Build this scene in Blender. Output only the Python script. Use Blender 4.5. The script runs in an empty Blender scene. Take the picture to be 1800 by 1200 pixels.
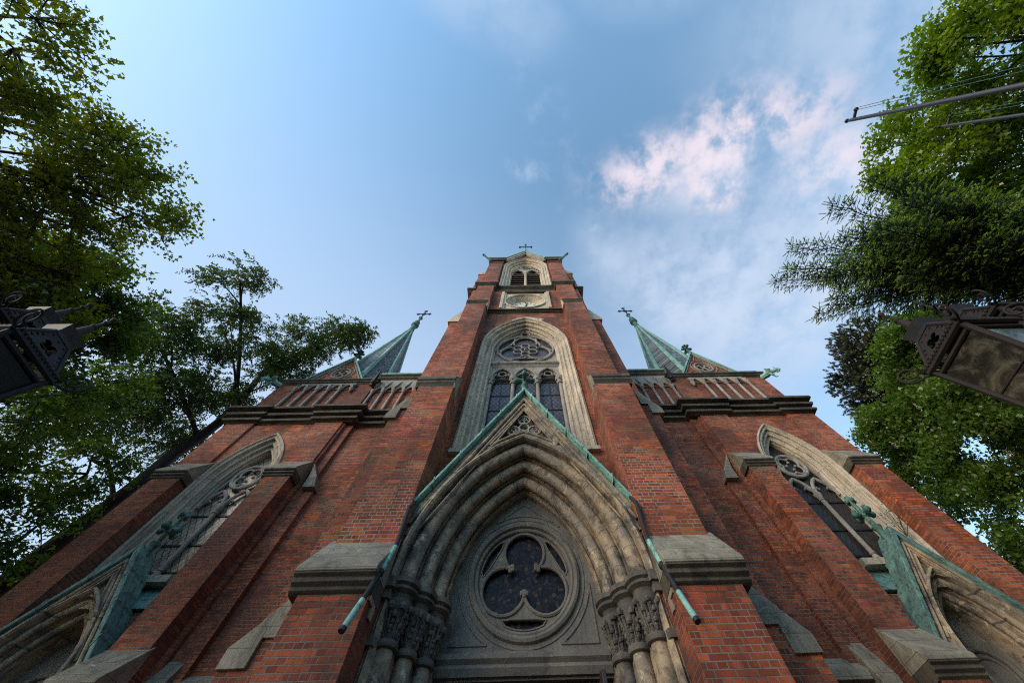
import bpy, bmesh, math, random
import numpy as np
from mathutils import Matrix, Vector
from mathutils.geometry import tessellate_polygon

scene = bpy.context.scene
C = scene.collection
PI = math.pi
R = math.radians

# ------------------------------------------------------------------ camera
def look_matrix(yaw, pitch, roll, loc):
    f = Vector((math.sin(yaw)*math.cos(pitch), math.cos(yaw)*math.cos(pitch), math.sin(pitch)))
    r = Vector((math.cos(yaw), -math.sin(yaw), 0)); u = r.cross(f)
    c, s = math.cos(roll), math.sin(roll)
    r2 = c*r + s*u; u2 = -s*r + c*u
    m = Matrix(((r2.x, u2.x, -f.x, loc[0]), (r2.y, u2.y, -f.y, loc[1]), (r2.z, u2.z, -f.z, loc[2]), (0, 0, 0, 1)))
    return m
cd = bpy.data.cameras.new('camera'); cam = bpy.data.objects.new('camera', cd); C.objects.link(cam)
cam.matrix_world = look_matrix(R(1.72686), R(65.97771), R(-2.47597), (0.142, 0, 0))
cd.sensor_width = 36; cd.lens = 11.614; cd.shift_x = -0.01985; cd.shift_y = -0.00805
cd.clip_start = 0.05; cd.clip_end = 3000
scene.camera = cam

# ------------------------------------------------------------------ light and sky
SUN_EL, SUN_AZ = R(22), R(236)          # the low soft sun behind the left shoulder (azimuth clockwise from +Y)
sd = bpy.data.lights.new('sun', 'SUN'); sun = bpy.data.objects.new('sun', sd); C.objects.link(sun)
sd.energy = 1.8; sd.angle = R(42); sd.color = (1.0, 0.80, 0.58)
sdir = Vector((math.sin(SUN_AZ)*math.cos(SUN_EL), math.cos(SUN_AZ)*math.cos(SUN_EL), math.sin(SUN_EL)))
sun.rotation_euler = (-sdir).to_track_quat('-Z', 'Y').to_euler()
scene.view_settings.view_transform = 'Standard'
scene.view_settings.look = 'None'
scene.view_settings.gamma = 1
scene.view_settings.exposure = 0.78
scene.cycles.max_bounces = 6; scene.cycles.transparent_max_bounces = 12
scene.cycles.use_denoising = False; scene.cycles.filter_width = 1.1

class NT:
    """small helper for node trees"""
    def __init__(s, tree): s.t = tree
    def n(s, typ, **kw):
        nd = s.t.nodes.new(typ)
        for k, v in kw.items(): setattr(nd, k, v)
        return nd
    def l(s, a, b): s.t.links.new(a, b)
    def val(s, sock, v):
        if hasattr(v, 'is_output'): s.l(v, sock)
        else: sock.default_value = v
    def math(s, op, a, b=0.0, clamp=False):
        nd = s.n('ShaderNodeMath', operation=op); nd.use_clamp = clamp
        s.val(nd.inputs[0], a); s.val(nd.inputs[1], b); return nd.outputs[0]
    def mix(s, fac, a, b, mode='MIX'):
        nd = s.n('ShaderNodeMix', data_type='RGBA', blend_type=mode)
        s.val(nd.inputs[0], fac)
        for i, v in ((6, a), (7, b)):
            if hasattr(v, 'is_output'): s.l(v, nd.inputs[i])
            else: nd.inputs[i].default_value = (*v[:3], 1)
        return nd.outputs[2]
    def noise(s, vec, scale, detail=4, rough=0.55, dist=0.0):
        nd = s.n('ShaderNodeTexNoise'); nd.inputs['Scale'].default_value = scale
        nd.inputs['Detail'].default_value = detail; nd.inputs['Roughness'].default_value = rough
        nd.inputs['Distortion'].default_value = dist
        if vec is not None: s.l(vec, nd.inputs['Vector'])
        return nd.outputs['Fac']
    def ramp(s, fac, lo, hi, a=0.0, b=1.0):
        nd = s.n('ShaderNodeMapRange'); nd.interpolation_type = 'SMOOTHSTEP'
        s.val(nd.inputs[0], fac); nd.inputs[1].default_value = lo; nd.inputs[2].default_value = hi
        nd.inputs[3].default_value = a; nd.inputs[4].default_value = b
        return nd.outputs[0]

world = bpy.data.worlds.new("World"); scene.world = world; world.use_nodes = True
def make_world():
    t = world.node_tree; t.nodes.clear(); N = NT(t)
    sky = N.n('ShaderNodeTexSky', sky_type='NISHITA'); sky.sun_disc = False
    sky.sun_elevation = SUN_EL; sky.sun_rotation = SUN_AZ
    sky.altitude = 100; sky.air_density = 1.0; sky.dust_density = 0.3; sky.ozone_density = 2.0
    tc = N.n('ShaderNodeTexCoord')
    sep = N.n('ShaderNodeSeparateXYZ'); N.l(tc.outputs['Generated'], sep.inputs[0])
    z = N.math('MAXIMUM', sep.outputs[2], 0.08)
    px = N.math('DIVIDE', sep.outputs[0], z); py = N.math('DIVIDE', sep.outputs[1], z)
    comb = N.n('ShaderNodeCombineXYZ'); N.l(px, comb.inputs[0]); N.l(py, comb.inputs[1])
    P = comb.outputs[0]
    warp = N.n('ShaderNodeTexNoise'); warp.inputs['Scale'].default_value = 2.2; warp.inputs['Detail'].default_value = 3
    N.l(P, warp.inputs['Vector'])
    vm = N.n('ShaderNodeVectorMath', operation='MULTIPLY_ADD')
    N.l(warp.outputs['Color'], vm.inputs[0]); vm.inputs[1].default_value = (.16, .16, 0); N.l(P, vm.inputs[2])
    W = vm.outputs[0]
    def blob(cx, cy, ang, la, lb, power=1.0):
        """soft elongated patch of the cloud layer, in layer coordinates"""
        mp = N.n('ShaderNodeMapping', vector_type='TEXTURE')
        mp.inputs['Location'].default_value = (cx+.08, cy+.08, 0); mp.inputs['Rotation'].default_value = (0, 0, ang)
        mp.inputs['Scale'].default_value = (la, lb, 1)
        N.l(W, mp.inputs['Vector'])
        ln = N.n('ShaderNodeVectorMath', operation='LENGTH'); N.l(mp.outputs[0], ln.inputs[0])
        return N.ramp(ln.outputs['Value'], 0.0, 1.0, power, 0.0)
    def mx(*a):
        o = a[0]
        for b in a[1:]: o = N.math('MAXIMUM', o, b)
        return o
    fine = N.noise(P, 12, 9, .62, .12)
    mid = N.noise(P, 3.6, 8, .58, .1)
    # bright broken streak
    streak = mx(blob(.34, -.04, R(-18), .32, .15, 1.1), blob(.53, -.10, R(-24), .34, .19, 1.1), blob(.53, .01, R(10), .2, .12),
                blob(.66, -.14, R(-25), .34, .16), blob(.85, -.07, R(-10), .24, .18, .75))
    dens = N.math('MULTIPLY', streak, N.ramp(N.math('ADD', N.math('MULTIPLY', fine, .7), N.math('MULTIPLY', mid, .3)), .34, .64))
    d1 = N.ramp(dens, .03, 1.0, 0, .9)
    # thin veil to the right and low
    veil = mx(blob(.78, .32, R(20), .75, .55, 1.25), blob(1.0, .02, R(-15), .70, .42, 1.15), blob(.48, .32, R(35), .48, .26, 1.1), blob(.55, -.02, R(-20), .5, .2, .8),
              blob(.25, .22, R(60), .3, .14, .75), blob(-.1, -.40, R(20), .30, .12, .75), blob(.85, -.36, R(-10), .6, .28, .7), blob(.25, -.42, R(10), .3, .1, .4))
    veil = N.math('MINIMUM', veil, 1.0)
    d2 = N.math('MULTIPLY', veil, N.ramp(N.math('ADD', N.math('MULTIPLY', fine, .4), N.math('MULTIPLY', mid, .6)),   .28, .60, .18, 1.0))
    wis = N.math('MULTIPLY', mx(blob(.0, -.03, 0, .12, .06, .5), blob(.22, .15, R(40), .25, .07, .6), blob(.05,-.2,R(60),.3,.1,.25)), N.ramp(fine, .45, .7))
    d2 = N.math('MAXIMUM', d2, wis)
    hs = N.n('ShaderNodeHueSaturation'); hs.inputs['Hue'].default_value = .484; hs.inputs['Saturation'].default_value = 1.0; hs.inputs['Value'].default_value = 1.38
    N.l(sky.outputs[0], hs.inputs['Color'])
    # thin white haze brightening the lower sky on the left
    tilt = N.math('ADD', N.math('MULTIPLY', sep.outputs[1], .75), N.math('MULTIPLY', sep.outputs[0], -.42))
    tilt = N.math('ADD', tilt, N.math('MULTIPLY', N.math('SUBTRACT', 1.0, sep.outputs[2]), .55))
    lowl = N.ramp(tilt, -.15, .85, .0, .88)
    base = N.mix(lowl, hs.outputs[0], (2.25, 2.85, 3.80))
    c2 = N.mix(N.math('MULTIPLY', d2, .85), base, (2.55, 2.95, 3.65))
    c1 = N.mix(d1, c2, (3.65, 3.2, 3.55))
    bg = N.n('ShaderNodeBackground'); bg.inputs['Strength'].default_value = 0.15
    N.l(c1, bg.inputs[0])
    out = N.n('ShaderNodeOutputWorld'); N.l(bg.outputs[0], out.inputs[0])
make_world()

# ------------------------------------------------------------------ materials
def newmat(name):
    m = bpy.data.materials.new(name); m.use_nodes = True
    t = m.node_tree; t.nodes.clear(); N = NT(t)
    out = N.n('ShaderNodeOutputMaterial'); b = N.n('ShaderNodeBsdfPrincipled')
    N.l(b.outputs[0], out.inputs[0])
    return m, N, b, out

def facade_vec(N):
    """brick coordinates in metres that follow the wall whichever way it faces"""
    g = N.n('ShaderNodeNewGeometry')
    sp = N.n('ShaderNodeSeparateXYZ'); N.l(g.outputs['Position'], sp.inputs[0])
    sn = N.n('ShaderNodeSeparateXYZ'); N.l(g.outputs['True Normal'], sn.inputs[0])
    side = N.math('GREATER_THAN', N.math('ABSOLUTE', sn.outputs[0]), .6)
    u = N.n('ShaderNodeMix', data_type='FLOAT'); N.l(side, u.inputs[0]); N.l(sp.outputs[0], u.inputs[2]); N.l(sp.outputs[1], u.inputs[3])
    flat = N.math('GREATER_THAN', N.math('ABSOLUTE', sn.outputs[2]), .8)
    w = N.n('ShaderNodeMix', data_type='FLOAT'); N.l(flat, w.inputs[0]); N.l(sp.outputs[2], w.inputs[2]); N.l(sp.outputs[1], w.inputs[3])
    cb = N.n('ShaderNodeCombineXYZ'); N.l(u.outputs[0], cb.inputs[0]); N.l(w.outputs[0], cb.inputs[1])
    return g.outputs['Position'], cb.outputs[0], sp

def brick_mat(name, dark, light, mortar, mortar_dirty, soot, seed=0.0, mw=.009):
    m, N, b, out = newmat(name)
    pos, vec, sp = facade_vec(N)
    wob = N.n('ShaderNodeTexNoise'); wob.inputs['Scale'].default_value = 6; wob.inputs['Detail'].default_value = 2; N.l(pos, wob.inputs['Vector'])
    vm = N.n('ShaderNodeVectorMath', operation='MULTIPLY_ADD'); N.l(wob.outputs['Color'], vm.inputs[0]); vm.inputs[1].default_value = (.014, .010, 0); N.l(vec, vm.inputs[2])
    v = vm.outputs[0]
    br = N.n('ShaderNodeTexBrick'); N.l(v, br.inputs['Vector'])
    br.offset = .5; br.offset_frequency = 2; br.squash = .5; br.squash_frequency = 2
    br.inputs['Scale'].default_value = 1; br.inputs['Brick Width'].default_value = .242; br.inputs['Row Height'].default_value = .0705
    br.inputs['Mortar Size'].default_value = mw; br.inputs['Mortar Smooth'].default_value = .25; br.inputs['Bias'].default_value = 0
    br.inputs['Color1'].default_value = (*dark, 1); br.inputs['Color2'].default_value = (*light, 1)
    br.inputs['Mortar'].default_value = (0, 0, 0, 1)
    # grime inside the clay, its own shapes
    big = N.noise(pos, .45, 5, .6, .5); med = N.noise(pos, 2.3, 5, .65); fin = N.noise(pos, 60, 3, .7)
    clay = N.mix(N.ramp(med, .42, .72, 0, .5), br.outputs['Color'], (light[0]*1.2, light[1]*1.3, light[2]*1.2))
    rpr = N.n('ShaderNodeVectorMath', operation='SNAP'); N.l(v, rpr.inputs[0]); rpr.inputs[1].default_value = (.242, .0705, 1)
    clay = N.mix(N.ramp(N.noise(rpr.outputs[0], .75, 3, .6, .8), .50, .58, 0, .6), clay, (dark[0]*.8, dark[1]*.85, dark[2]*.95))
    clay = N.mix(N.ramp(N.noise(pos, 19, 5, .75, .6), .52, .68, 0, .6), clay, (dark[0]*.45, dark[1]*.5, dark[2]*.7))
    clay = N.mix(N.ramp(fin, .50, .75, 0, .45), clay, (dark[0]*.55, dark[1]*.6, dark[2]*.7))
    mb = N.n('ShaderNodeMapping'); mb.inputs['Scale'].default_value = (1.5, 7.0, 1); N.l(rpr.outputs[0], mb.inputs['Vector'])
    band = N.noise(mb.outputs[0], 1.0, 3, .7, .3)
    clay = N.mix(N.ramp(band, .50, .66, 0, .62), clay, (dark[0]*.55, dark[1]*.6, dark[2]*.8))
    clay = N.mix(N.ramp(band, .34, .46, .55, 0), clay, (light[0]*1.3, light[1]*1.45, light[2]*1.35))
    # single burnt bricks
    vb = N.n('ShaderNodeTexWhiteNoise', noise_dimensions='2D')
    sn = N.n('ShaderNodeVectorMath', operation='SNAP'); N.l(v, sn.inputs[0]); sn.inputs[1].default_value = (.121, .0705, 1)
    N.l(sn.outputs[0], vb.inputs['Vector'])
    burnt = N.math('MULTIPLY', N.math('GREATER_THAN', vb.outputs['Value'], .94), .6)
    clay = N.mix(burnt, clay, (dark[0]*.4, dark[1]*.55, dark[2]*.8))
    mor = N.mix(N.ramp(N.noise(pos, .8, 4, .6), .42, .6), mortar, mortar_dirty)
    col = N.mix(br.outputs['Fac'], clay, mor)
    s1 = N.mix(N.ramp(big, .42, .62, 0, soot), col, (.040, .024, .018))
    # rain streaks
    mp = N.n('ShaderNodeMapping'); mp.inputs['Scale'].default_value = (2.6, 2.6, .16); N.l(pos, mp.inputs['Vector'])
    st = N.noise(mp.outputs[0], 1.0, 5, .65)
    s2 = N.mix(N.ramp(st, .53, .72, 0, soot*.9), s1, (.045, .024, .017))
    s2 = N.mix(N.ramp(N.noise(mp.outputs[0], 2.3, 4, .7), .66, .76, 0, .3), s2, (.42, .36, .32))
    N.l(s2, b.inputs['Base Color'])
    b.inputs['Roughness'].default_value = .88
    h = N.math('SUBTRACT', N.math('MULTIPLY', fin, .25), br.outputs['Fac'])
    bp = N.n('ShaderNodeBump'); bp.inputs['Strength'].default_value = .8; bp.inputs['Distance'].default_value = .014
    N.l(h, bp.inputs['Height']); N.l(bp.outputs[0], b.inputs['Normal'])
    return m

def stone_mat(name, base, grey, dark, dscale=1.0, damt=.6, joints=0.0, rough=.85, pale=None, radial=False, dlo=.48):
    m, N, b, out = newmat(name)
    pos, vec, sp = facade_vec(N)
    a = N.noise(pos, 1.1*dscale, 6, .62, .6); c = N.noise(pos, 7, 5, .65, .3); f = N.noise(pos, 70, 3, .7)
    col = N.mix(N.ramp(a, .36, .62), base, grey)
    mp = N.n('ShaderNodeMapping'); mp.inputs['Scale'].default_value = (2.6, 2.6, 1.9) if radial else (5, 5, .35); N.l(pos, mp.inputs['Vector'])
    st = N.noise(mp.outputs[0], 1.0, 6, .68, .4)
    col = N.mix(N.ramp(st, dlo, dlo+.24, 0, damt), col, dark)
    col = N.mix(N.ramp(c, dlo+.04, dlo+.22, 0, damt*.7), col, dark)
    if pale is not None:
        col = N.mix(N.ramp(N.noise(pos, 3.4 if radial else 3.0, 8, .74, 1.2), .56 if radial else .60, .64 if radial else .70, 0, .85), col, pale)
    col = N.mix(N.ramp(f, .5, .8, 0, .35), col, (dark[0]*.6, dark[1]*.6, dark[2]*.6))
    if joints:
        fr = N.math('FRACT', N.math('DIVIDE', sp.outputs[2], joints))
        jl = N.math('LESS_THAN', fr, .012/joints)
        col = N.mix(N.math('MULTIPLY', jl, .55), col, (.05, .045, .04))
    if radial:
        ang = N.math('ARCTAN2', N.math('SUBTRACT', sp.outputs[2], 3.1), N.math('ADD', N.math('ABSOLUTE', sp.outputs[0]), 1.37))
        fr = N.math('FRACT', N.math('ADD', N.math('MULTIPLY', ang, 9.5), N.math('MULTIPLY', N.math('FLOOR', N.math('MULTIPLY', sp.outputs[1], 4.2)), .37)))
        jl = N.math('MULTIPLY', N.math('LESS_THAN', fr, .028), N.math('GREATER_THAN', sp.outputs[2], 3.16))
        col = N.mix(N.math('MULTIPLY', jl, .7), col, (.035, .03, .026))
    N.l(col, b.inputs['Base Color']); b.inputs['Roughness'].default_value = rough
    bp = N.n('ShaderNodeBump'); bp.inputs['Strength'].default_value = .35; bp.inputs['Distance'].default_value = .012
    N.l(N.math('ADD', f, N.math('MULTIPLY', c, 1.5)), bp.inputs['Height']); N.l(bp.outputs[0], b.inputs['Normal'])
    return m

def copper_mat(name, light, mid, dark):
    m, N, b, out = newmat(name)
    g = N.n('ShaderNodeNewGeometry'); pos = g.outputs['Position']
    a = N.noise(pos, 2.5, 6, .65, .8); c = N.noise(pos, 14, 5, .65, .5)
    mp = N.n('ShaderNodeMapping'); mp.inputs['Scale'].default_value = (9, 9, .8); N.l(pos, mp.inputs['Vector'])
    st = N.noise(mp.outputs[0], 1.0, 5, .65)
    col = N.mix(N.ramp(a, .38, .62), light, mid)
    col = N.mix(N.ramp(st, .49, .70, 0, .8), col, dark)
    col = N.mix(N.ramp(c, .52, .66, 0, .7), col, (dark[0]*.5, dark[1]*.5, dark[2]*.5))
    N.l(col, b.inputs['Base Color']); b.inputs['Roughness'].default_value = .7; b.inputs['Metallic'].default_value = 0.0
    bp = N.n('ShaderNodeBump'); bp.inputs['Strength'].default_value = .25; bp.inputs['Distance'].default_value = .01
    N.l(c, bp.inputs['Height']); N.l(bp.outputs[0], b.inputs['Normal'])
    return m

def plain_mat(name, col, rough=.6, metal=0.0, var=.35, scale=8, spec=.5):
    m, N, b, out = newmat(name)
    g = N.n('ShaderNodeNewGeometry'); a = N.noise(g.outputs['Position'], scale, 5, .65, .5)
    N.l(N.mix(N.ramp(a, .4, .7, 0, 1), col, tuple(x*(1-var) for x in col)), b.inputs['Base Color'])
    b.inputs['Roughness'].default_value = rough; b.inputs['Metallic'].default_value = metal
    b.inputs['Specular IOR Level'].default_value = spec
    bp = N.n('ShaderNodeBump'); bp.inputs['Strength'].default_value = .2; bp.inputs['Distance'].default_value = .005
    N.l(a, bp.inputs['Height']); N.l(bp.outputs[0], b.inputs['Normal'])
    return m

def leaded_mat(name, col, lead, cell, rough=.18):
    """small diamond quarries in lead"""
    m, N, b, out = newmat(name)
    pos, vec, sp = facade_vec(N)
    u = N.math('ADD', N.math('DIVIDE', sp.outputs[0], cell), N.math('DIVIDE', sp.outputs[2], cell*1.5))
    w = N.math('SUBTRACT', N.math('DIVIDE', sp.outputs[0], cell), N.math('DIVIDE', sp.outputs[2], cell*1.5))
    la = N.math('LESS_THAN', N.math('FRACT', u), .13); lb = N.math('LESS_THAN', N.math('FRACT', w), .13)
    line = N.math('MAXIMUM', la, lb)
    fl = N.n('ShaderNodeCombineXYZ'); N.l(N.math('FLOOR', u), fl.inputs[0]); N.l(N.math('FLOOR', w), fl.inputs[1])
    wn = N.n('ShaderNodeTexWhiteNoise', noise_dimensions='2D'); N.l(fl.outputs[0], wn.inputs['Vector'])
    c = N.mix(N.math('MULTIPLY', wn.outputs['Value'], .8), col, tuple(x*.45 for x in col))
    c = N.mix(N.ramp(N.noise(pos, 3, 4), .45, .7, 0, .5), c, tuple(x*1.5 for x in col))
    N.l(N.mix(line, c, lead), b.inputs['Base Color'])
    b.inputs['Roughness'].default_value = rough; b.inputs['Specular IOR Level'].default_value = .35
    bp = N.n('ShaderNodeBump'); bp.inputs['Strength'].default_value = .6; bp.inputs['Distance'].default_value = .02
    N.l(N.math('ADD', wn.outputs['Value'], N.math('MULTIPLY', line, 1.5)), bp.inputs['Height']); N.l(bp.outputs[0], b.inputs['Normal'])
    return m

def stained_mat(name):
    m, N, b, out = newmat(name)
    pos, vec, sp = facade_vec(N)
    vo = N.n('ShaderNodeTexVoronoi', feature='F1'); vo.inputs['Scale'].default_value = 17; N.l(pos, vo.inputs['Vector'])
    ve = N.n('ShaderNodeTexVoronoi', feature='DISTANCE_TO_EDGE'); ve.inputs['Scale'].default_value = 17; N.l(pos, ve.inputs['Vector'])
    hsv = N.n('ShaderNodeSeparateColor'); N.l(vo.outputs['Color'], hsv.inputs[0])
    c = N.mix(hsv.outputs[0], (.012, .011, .014), (.034, .031, .036))
    c = N.mix(N.math('MULTIPLY', N.math('GREATER_THAN', hsv.outputs[1], .93), .6), c, (.10, .07, .05))
    c = N.mix(N.math('MULTIPLY', N.math('GREATER_THAN', hsv.outputs[2], .86), .5), c, (.08, .06, .085))
    line = N.math('LESS_THAN', ve.outputs['Distance'], .06)
    N.l(N.mix(line, c, (.012, .012, .014)), b.inputs['Base Color'])
    b.inputs['Roughness'].default_value = .35; b.inputs['Specular IOR Level'].default_value = .12
    bp = N.n('ShaderNodeBump'); bp.inputs['Strength'].default_value = .5; bp.inputs['Distance'].default_value = .01
    N.l(hsv.outputs[0], bp.inputs['Height']); N.l(bp.outputs[0], b.inputs['Normal'])
    return m

def slate_mat(name, base, rows=.26, wid=.3):
    m, N, b, out = newmat(name)
    g = N.n('ShaderNodeNewGeometry'); pos = g.outputs['Position']
    sp = N.n('ShaderNodeSeparateXYZ'); N.l(pos, sp.inputs[0])
    u = N.math('ADD', sp.outputs[0], sp.outputs[1])
    cb = N.n('ShaderNodeCombineXYZ'); N.l(u, cb.inputs[0]); N.l(sp.outputs[2], cb.inputs[1])
    br = N.n('ShaderNodeTexBrick'); N.l(cb.outputs[0], br.inputs['Vector'])
    br.inputs['Scale'].default_value = 1; br.inputs['Brick Width'].default_value = wid; br.inputs['Row Height'].default_value = rows
    br.inputs['Mortar Size'].default_value = .022; br.inputs['Mortar Smooth'].default_value = .6
    br.inputs['Color1'].default_value = (*[x*.6 for x in base], 1); br.inputs['Color2'].default_value = (*[x*1.4 for x in base], 1)
    br.inputs['Mortar'].default_value = (.015, .017, .02, 1)
    N.l(br.outputs['Color'], b.inputs['Base Color']); b.inputs['Roughness'].default_value = .5
    bp = N.n('ShaderNodeBump'); bp.inputs['Strength'].default_value = .8; bp.inputs['Distance'].default_value = .03; bp.invert = True
    N.l(br.outputs['Fac'], bp.inputs['Height']); N.l(bp.outputs[0], b.inputs['Normal'])
    return m

def leaf_mat(name, c1, c2, trans=.45, gloss=.12):
    m = bpy.data.materials.new(name); m.use_nodes = True
    t = m.node_tree; t.nodes.clear(); N = NT(t)
    out = N.n('ShaderNodeOutputMaterial')
    g = N.n('ShaderNodeNewGeometry')
    big = N.noise(g.outputs['Position'], .7, 3, .6)
    f = N.math('ADD', N.math('MULTIPLY', g.outputs['Random Per Island'], .6), N.math('MULTIPLY', N.ramp(big, .35, .65), .5), True)
    col = N.mix(f, c1, c2)
    d = N.n('ShaderNodeBsdfDiffuse'); tr = N.n('ShaderNodeBsdfTranslucent'); gl = N.n('ShaderNodeBsdfGlossy')
    N.l(col, d.inputs[0]); gl.inputs['Roughness'].default_value = .45; gl.inputs[0].default_value = (.8, .85, .8, 1)
    hs = N.n('ShaderNodeHueSaturation'); hs.inputs['Hue'].default_value = .485; hs.inputs['Saturation'].default_value = 1.15; hs.inputs['Value'].default_value = 1.3
    N.l(col, hs.inputs['Color']); N.l(hs.outputs[0], tr.inputs[0])
    m1 = N.n('ShaderNodeMixShader'); m1.inputs[0].default_value = trans; N.l(d.outputs[0], m1.inputs[1]); N.l(tr.outputs[0], m1.inputs[2])
    m2 = N.n('ShaderNodeMixShader'); m2.inputs[0].default_value = gloss*.4; N.l(m1.outputs[0], m2.inputs[1]); N.l(gl.outputs[0], m2.inputs[2])
    N.l(m2.outputs[0], out.inputs[0])
    return m

M = {}
M['brick_fresh'] = brick_mat('repointed_brick', (.25, .046, .016), (.54, .124, .037), (.40, .32, .26), (.15, .085, .06), .42, mw=.0075)
M['brick_old'] = brick_mat('old_brick', (.22, .043, .015), (.52, .122, .037), (.30, .22, .18), (.11, .06, .045), .5, mw=.008)
M['brick_high'] = brick_mat('sooty_brick', (.19, .039, .015), (.49, .116, .037), (.26, .19, .16), (.08, .05, .038), .6, mw=.008)
M['brick_low'] = brick_mat('weathered_low_brick', (.20, .034, .013), (.43, .085, .026), (.22, .17, .14), (.065, .042, .034), .55, mw=.0075)
M['stone_frame'] = stone_mat('pale_frame_stone', (.56, .47, .34), (.42, .365, .28), (.11, .09, .07), 1, .75, joints=.9)
M['stone_portal'] = stone_mat('portal_sandstone', (.44, .325, .20), (.24, .205, .16), (.055, .05, .045), 1.1, .95, pale=(.55, .44, .29), radial=True, dlo=.46)
M['stone_grey'] = stone_mat('tympanum_stone', (.21, .185, .145), (.13, .12, .105), (.06, .055, .05), 1, .6, pale=(.40, .31, .20))
M['stone_dark'] = stone_mat('sooty_cornice_stone', (.105, .087, .058), (.052, .044, .034), (.020, .018, .016), 1.5, .8)
M['stone_cap'] = stone_mat('granite_cap', (.31, .275, .20), (.20, .18, .135), (.070, .064, .050), 1.5, .8, joints=.245, pale=(.55, .53, .48))
M['stone_carved'] = stone_mat('carved_stone', (.15, .13, .105), (.085, .077, .068), (.030, .028, .026), 2, .7)
M['stone_tracery'] = stone_mat('tracery_stone', (.36, .33, .28), (.24, .225, .20), (.09, .085, .08), 1.5, .6)
M['copper'] = copper_mat('verdigris_copper', (.27, .52, .43), (.18, .38, .32), (.06, .10, .085))
M['copper_dark'] = copper_mat('dark_verdigris', (.09, .22, .18), (.05, .13, .11), (.02, .035, .03))
M['copper_roof'] = copper_mat('streaked_copper', (.15, .29, .25), (.09, .17, .155), (.035, .05, .047))
M['slate'] = slate_mat('roof_slate', (.135, .155, .155))
M['lead_roof'] = plain_mat('roof_lead', (.09, .12, .13), .5, 0, .4, 4)
M['glass_lead'] = leaded_mat('leaded_glass', (.095, .09, .105), (.022, .02, .022), .16)
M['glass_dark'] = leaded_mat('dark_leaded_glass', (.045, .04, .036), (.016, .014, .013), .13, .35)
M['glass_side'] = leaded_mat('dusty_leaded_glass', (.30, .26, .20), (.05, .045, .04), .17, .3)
M['stained'] = stained_mat('stained_glass')
M['iron'] = plain_mat('black_iron', (.022, .022, .026), .55, .3, .4, 20)
M['iron_rust'] = plain_mat('rusty_iron', (.017, .011, .009), .85, 0, .6, 14)
M['iron_grey'] = plain_mat('painted_iron', (.014, .016, .020), .75, 0, .35, 18)
M['wood_dark'] = plain_mat('dark_wood', (.030, .020, .016), .6, 0, .5, 10)
M['louvre'] = plain_mat('weathered_louvre', (.10, .072, .062), .8, 0, .5, 10)
M['dial'] = plain_mat('dial_enamel', (.72, .66, .54), .4, 0, .15, 6)
M['pole'] = plain_mat('grey_pole_paint', (.032, .034, .038), .5, .1, .3, 12)
M['rope'] = plain_mat('green_rope', (.04, .10, .095), .8, 0, .3, 30)
M['pane'] = plain_mat('dirty_lamp_glass', (.045, .040, .024), .3, 0, .7, 4, .3)
M['pane_dark'] = plain_mat('dark_lamp_glass', (.008, .007, .008), .3, 0, .5, 6, .2)
M['pane_blue'] = plain_mat('milky_lamp_glass', (.12, .16, .16), .3, 0, .5, 4, .3)
M['bark'] = plain_mat('grey_bark', (.055, .046, .040), .95, 0, .6, 9)
M['bark_dark'] = plain_mat('dark_bark', (.030, .025, .022), .95, 0, .6, 9)
M['fill_blocker'] = plain_mat('fill_blocker_green', (.030, .045, .016), .95, 0, .6, .6)  # dark green for the added bank that blocks low skylight
def dirty_glass(name, dark, dirt):
    m, N, b, out = newmat(name)
    g = N.n('ShaderNodeNewGeometry'); a = N.noise(g.outputs['Position'], 5, 7, .68, 1.4); c = N.noise(g.outputs['Position'], 26, 4, .7, .5)
    f = N.math('ADD', N.ramp(a, .42, .72), N.math('MULTIPLY', N.ramp(c, .55, .8), .5), True)
    N.l(N.mix(f, dark, dirt), b.inputs['Base Color']); N.l(N.math('ADD', N.math('MULTIPLY', f, .5), .15), b.inputs['Roughness'])
    b.inputs['Specular IOR Level'].default_value = .4
    return m
M['pane'] = dirty_glass('dirty_lamp_glass', (.016, .014, .010), (.085, .073, .045))
M['pane_blue'] = dirty_glass('milky_lamp_glass', (.07, .095, .098), (.20, .25, .245))
M['ground'] = plain_mat('cobbled_ground', (.06, .056, .05), .9, 0, .4, 3)
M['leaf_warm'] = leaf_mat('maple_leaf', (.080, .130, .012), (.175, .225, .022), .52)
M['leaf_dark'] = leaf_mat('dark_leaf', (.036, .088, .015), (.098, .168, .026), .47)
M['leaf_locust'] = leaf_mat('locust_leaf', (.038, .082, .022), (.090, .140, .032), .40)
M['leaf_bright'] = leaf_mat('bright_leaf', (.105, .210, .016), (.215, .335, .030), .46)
M['leaf_chest'] = leaf_mat('chestnut_leaf', (.065, .140, .022), (.140, .225, .040), .42)
M['needle'] = leaf_mat('spruce_needle', (.014, .042, .018), (.042, .090, .034), .14)
M['needle_new'] = leaf_mat('young_spruce_needle', (.17, .30, .025), (.27, .41, .045), .3)
M['needle_pine'] = leaf_mat('pine_needle', (.030, .044, .020), (.082, .084, .040), .15)
M['blossom'] = leaf_mat('chestnut_blossom', (.55, .45, .36), (.70, .62, .52), .3)

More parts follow.
